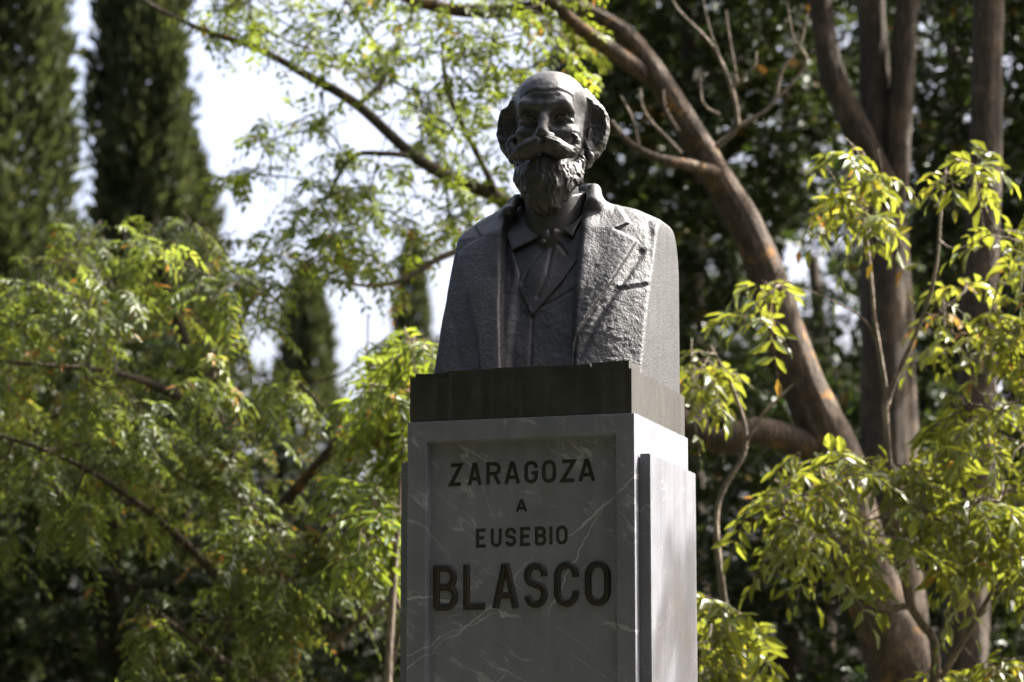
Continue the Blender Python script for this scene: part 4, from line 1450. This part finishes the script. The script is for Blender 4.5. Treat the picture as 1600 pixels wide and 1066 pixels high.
# ---- young trees with yellow green leaves
t8 = thing('young_tree', 'young tree with thin crooked stems and sunlit yellow green leaves before the thick trunks', 'tree', ground_under(1420, 1800, 11.0))
L8 = [limb(t8, 'trunk', [(1425, 1810, 11.0, 34), (1440, 1300, 11.0, 26), (1462, 1030, 11.0, 15), (1440, 975, 11.0, 14), (1422, 945, 11.0, 14), (1410, 880, 11.0, 12), (1392, 760, 11.0, 13), (1384, 650, 11.0, 11), (1382, 600, 11.0, 10), (1366, 500, 11.0, 8), (1360, 430, 11.0, 7), (1345, 300, 11.0, 5), (1338, 245, 11.0, 3)], BARK_TWIG, 10, 0.04, 0.14, 71),
      limb(t8, 'branch', [(1422, 947, 11.0, 12), (1395, 950, 10.97, 11), (1372, 945, 10.95, 10), (1350, 915, 10.9, 9), (1342, 880, 10.9, 7), (1310, 850, 10.85, 6), (1270, 790, 10.8, 5), (1210, 750, 10.8, 3)], BARK_TWIG, 8, 0.03, 0.2, 72),
      limb(t8, 'branch', [(1384, 640, 11.0, 8), (1400, 590, 11.0, 8), (1440, 500, 10.95, 7), (1462, 420, 10.9, 6), (1470, 330, 10.9, 5), (1480, 245, 10.9, 3)], BARK_TWIG, 8, 0.03, 0.16, 73),
      limb(t8, 'branch', [(1405, 840, 11.0, 9), (1460, 800, 10.9, 8), (1540, 780, 10.8, 6), (1640, 740, 10.8, 4)], BARK_TWIG, 8, 0.03, 0.16, 74),
      limb(t8, 'branch', [(1395, 770, 11.0, 8), (1450, 740, 11.1, 7), (1490, 650, 11.1, 6), (1530, 560, 11.1, 5), (1560, 440, 11.1, 3)], BARK_TWIG, 8, 0.03, 0.16, 75),
      limb(t8, 'branch', [(1382, 600, 11.0, 6), (1372, 545, 11.0, 5), (1350, 500, 11.0, 4), (1300, 470, 11.0, 3), (1230, 440, 11.0, 2)], BARK_TWIG, 7, 0.03, 0.16, 76),
      limb(t8, 'branch', [(1470, 1060, 11.0, 10), (1530, 960, 10.9, 8), (1560, 915, 10.9, 7), (1620, 880, 10.9, 4)], BARK_TWIG, 8, 0.03, 0.2, 77)]
R8 = [scatter([(1280, 250), (1330, 225), (1395, 255), (1375, 330), (1310, 340)], 9, 10.6, 11.2),
      scatter([(1430, 240), (1600, 240), (1780, 300), (1780, 440), (1580, 400), (1500, 300)], 20, 10.5, 11.3),
      scatter([(1150, 440), (1240, 400), (1320, 440), (1300, 520), (1160, 520)], 3, 10.7, 11.3),
      scatter([(1170, 735), (1220, 715), (1330, 705), (1600, 720), (1780, 760), (1780, 900), (1560, 880), (1380, 850), (1250, 850), (1180, 800)], 82, 10.3, 11.2),
      scatter([(1450, 420), (1780, 420), (1780, 720), (1490, 700)], 42, 10.5, 11.6, ((1470, 580, 30, 60),)),
      scatter([(1390, 1050), (1780, 1000), (1780, 1150), (1390, 1150)], 22, 10.4, 11.2)]
STYLE_SAP = dict(twig=0.24, sag=0.35, per=4, pairs=3, spray=0.16, leaf=0.075, ratio=0.36, droop=0.55, down=0.3, stalks=True)
grow(t8, L8, R8, LEAF_SAPLING, BARK_TWIG, STYLE_SAP, singles=280)
t9 = thing('young_tree', 'slender sapling with hanging leaves close behind the side of the pedestal', 'tree', ground_under(1140, 1800, 11.2))
L9 = [limb(t9, 'trunk', [(1140, 1800, 11.2, 26), (1150, 1200, 11.2, 18), (1135, 980, 11.2, 14), (1120, 800, 11.2, 9), (1165, 700, 11.2, 7), (1150, 620, 11.2, 6), (1110, 540, 11.2, 4)], BARK_TWIG, 8, 0.04, 0.14, 81),
      limb(t9, 'branch', [(1160, 700, 11.2, 6), (1190, 650, 11.1, 5), (1240, 600, 11.1, 3)], BARK_TWIG, 7, 0.03, 0.16, 82)]
R9 = [scatter([(1060, 540), (1120, 535), (1160, 580), (1140, 620), (1075, 620)], 7, 10.8, 11.5),
      scatter([(1060, 880), (1150, 890), (1175, 950), (1180, 1150), (1060, 1150)], 30, 10.8, 11.5)]
grow(t9, L9, R9, LEAF_SAPLING, BARK_TWIG, STYLE_SAP)
t10 = thing('young_tree', 'sapling with light green leaves touching the left flank of the bronze plinth', 'tree', ground_under(600, 1800, 11.4))
L10 = [limb(t10, 'trunk', [(590, 1800, 11.4, 26), (600, 1200, 11.4, 18), (612, 950, 11.4, 12), (625, 780, 11.4, 9), (630, 640, 11.4, 6), (610, 560, 11.4, 4)], BARK_TWIG, 8, 0.04, 0.14, 91)]
R10 = [scatter([(570, 560), (610, 530), (690, 520), (690, 700), (600, 690), (560, 640)], 30, 11.0, 12.0, ((582, 708, 24, 36),)),
       scatter([(540, 740), (660, 740), (660, 880), (560, 860)], 16, 11.0, 12.0)]
grow(t10, L10, R10, LEAF_BRIGHT, BARK_TWIG, STYLE_SAP)

# ---- unseen tree added to the side, its outer boughs dappling the pedestal's flank
t11 = thing('dappling_tree', 'open crowned tree added out of view, dappling the pedestal flank with shade', 'tree', (5.6, 9.4, 0))
DAP = np.array([0.46, 7.80, 1.90]) + np.array(sun_dir) * 6.0
P11, R11 = catmull([(5.6, 9.4, 0), (5.65, 9.45, 2.5), (5.5, 9.5, 4.5), (5.2, 9.5, 5.6), tuple(DAP + np.array([0.5, 0.2, -0.3])), tuple(DAP)], [0.14, 0.12, 0.09, 0.06, 0.03, 0.012], 0.1)
V, Q = tube(P11, R11, 12, 0.1, 101)
fast_mesh('trunk', V - np.array(t11.location), Q, BARK, t11, True)


def ball(c, r, n):
    return np.array(c) + unit(rng.normal(0, 1, (n, 3))) * (rng.random((n, 1)) ** 0.4) * np.array(r)


grow(t11, [P11], [ball(DAP, (0.32, 0.36, 0.22), 42), ball((5.9, 10.9, 6.8), (1.2, 0.7, 0.9), 60)], LEAF_BRIGHT, BARK, dict(STYLE_T1, twig=0.16, spray=0.10))

# ------------------------------------------------------------------ sub-parts under their parts
def under(part, *names):
    for o in list(part.parent.children):
        if o is not part and o.name.split('.')[0] in names:
            o.parent = part


by = lambda root, name: next(o for o in root.children if o.name.split('.')[0] == name)
under(head, 'ear', 'hair_tuft', 'moustache', 'beard')
under(by(bust, 'cravat'), 'cravat_pin')
under(by(bust, 'plinth'), 'plinth_lip', 'letter')
for root in [o for o in COL.objects if o.type == 'EMPTY' and o.get('category') == 'tree']:
    under(by(root, 'trunk'), 'branch', 'dead_twig')
    under(by(root, 'crown'), 'leaf')
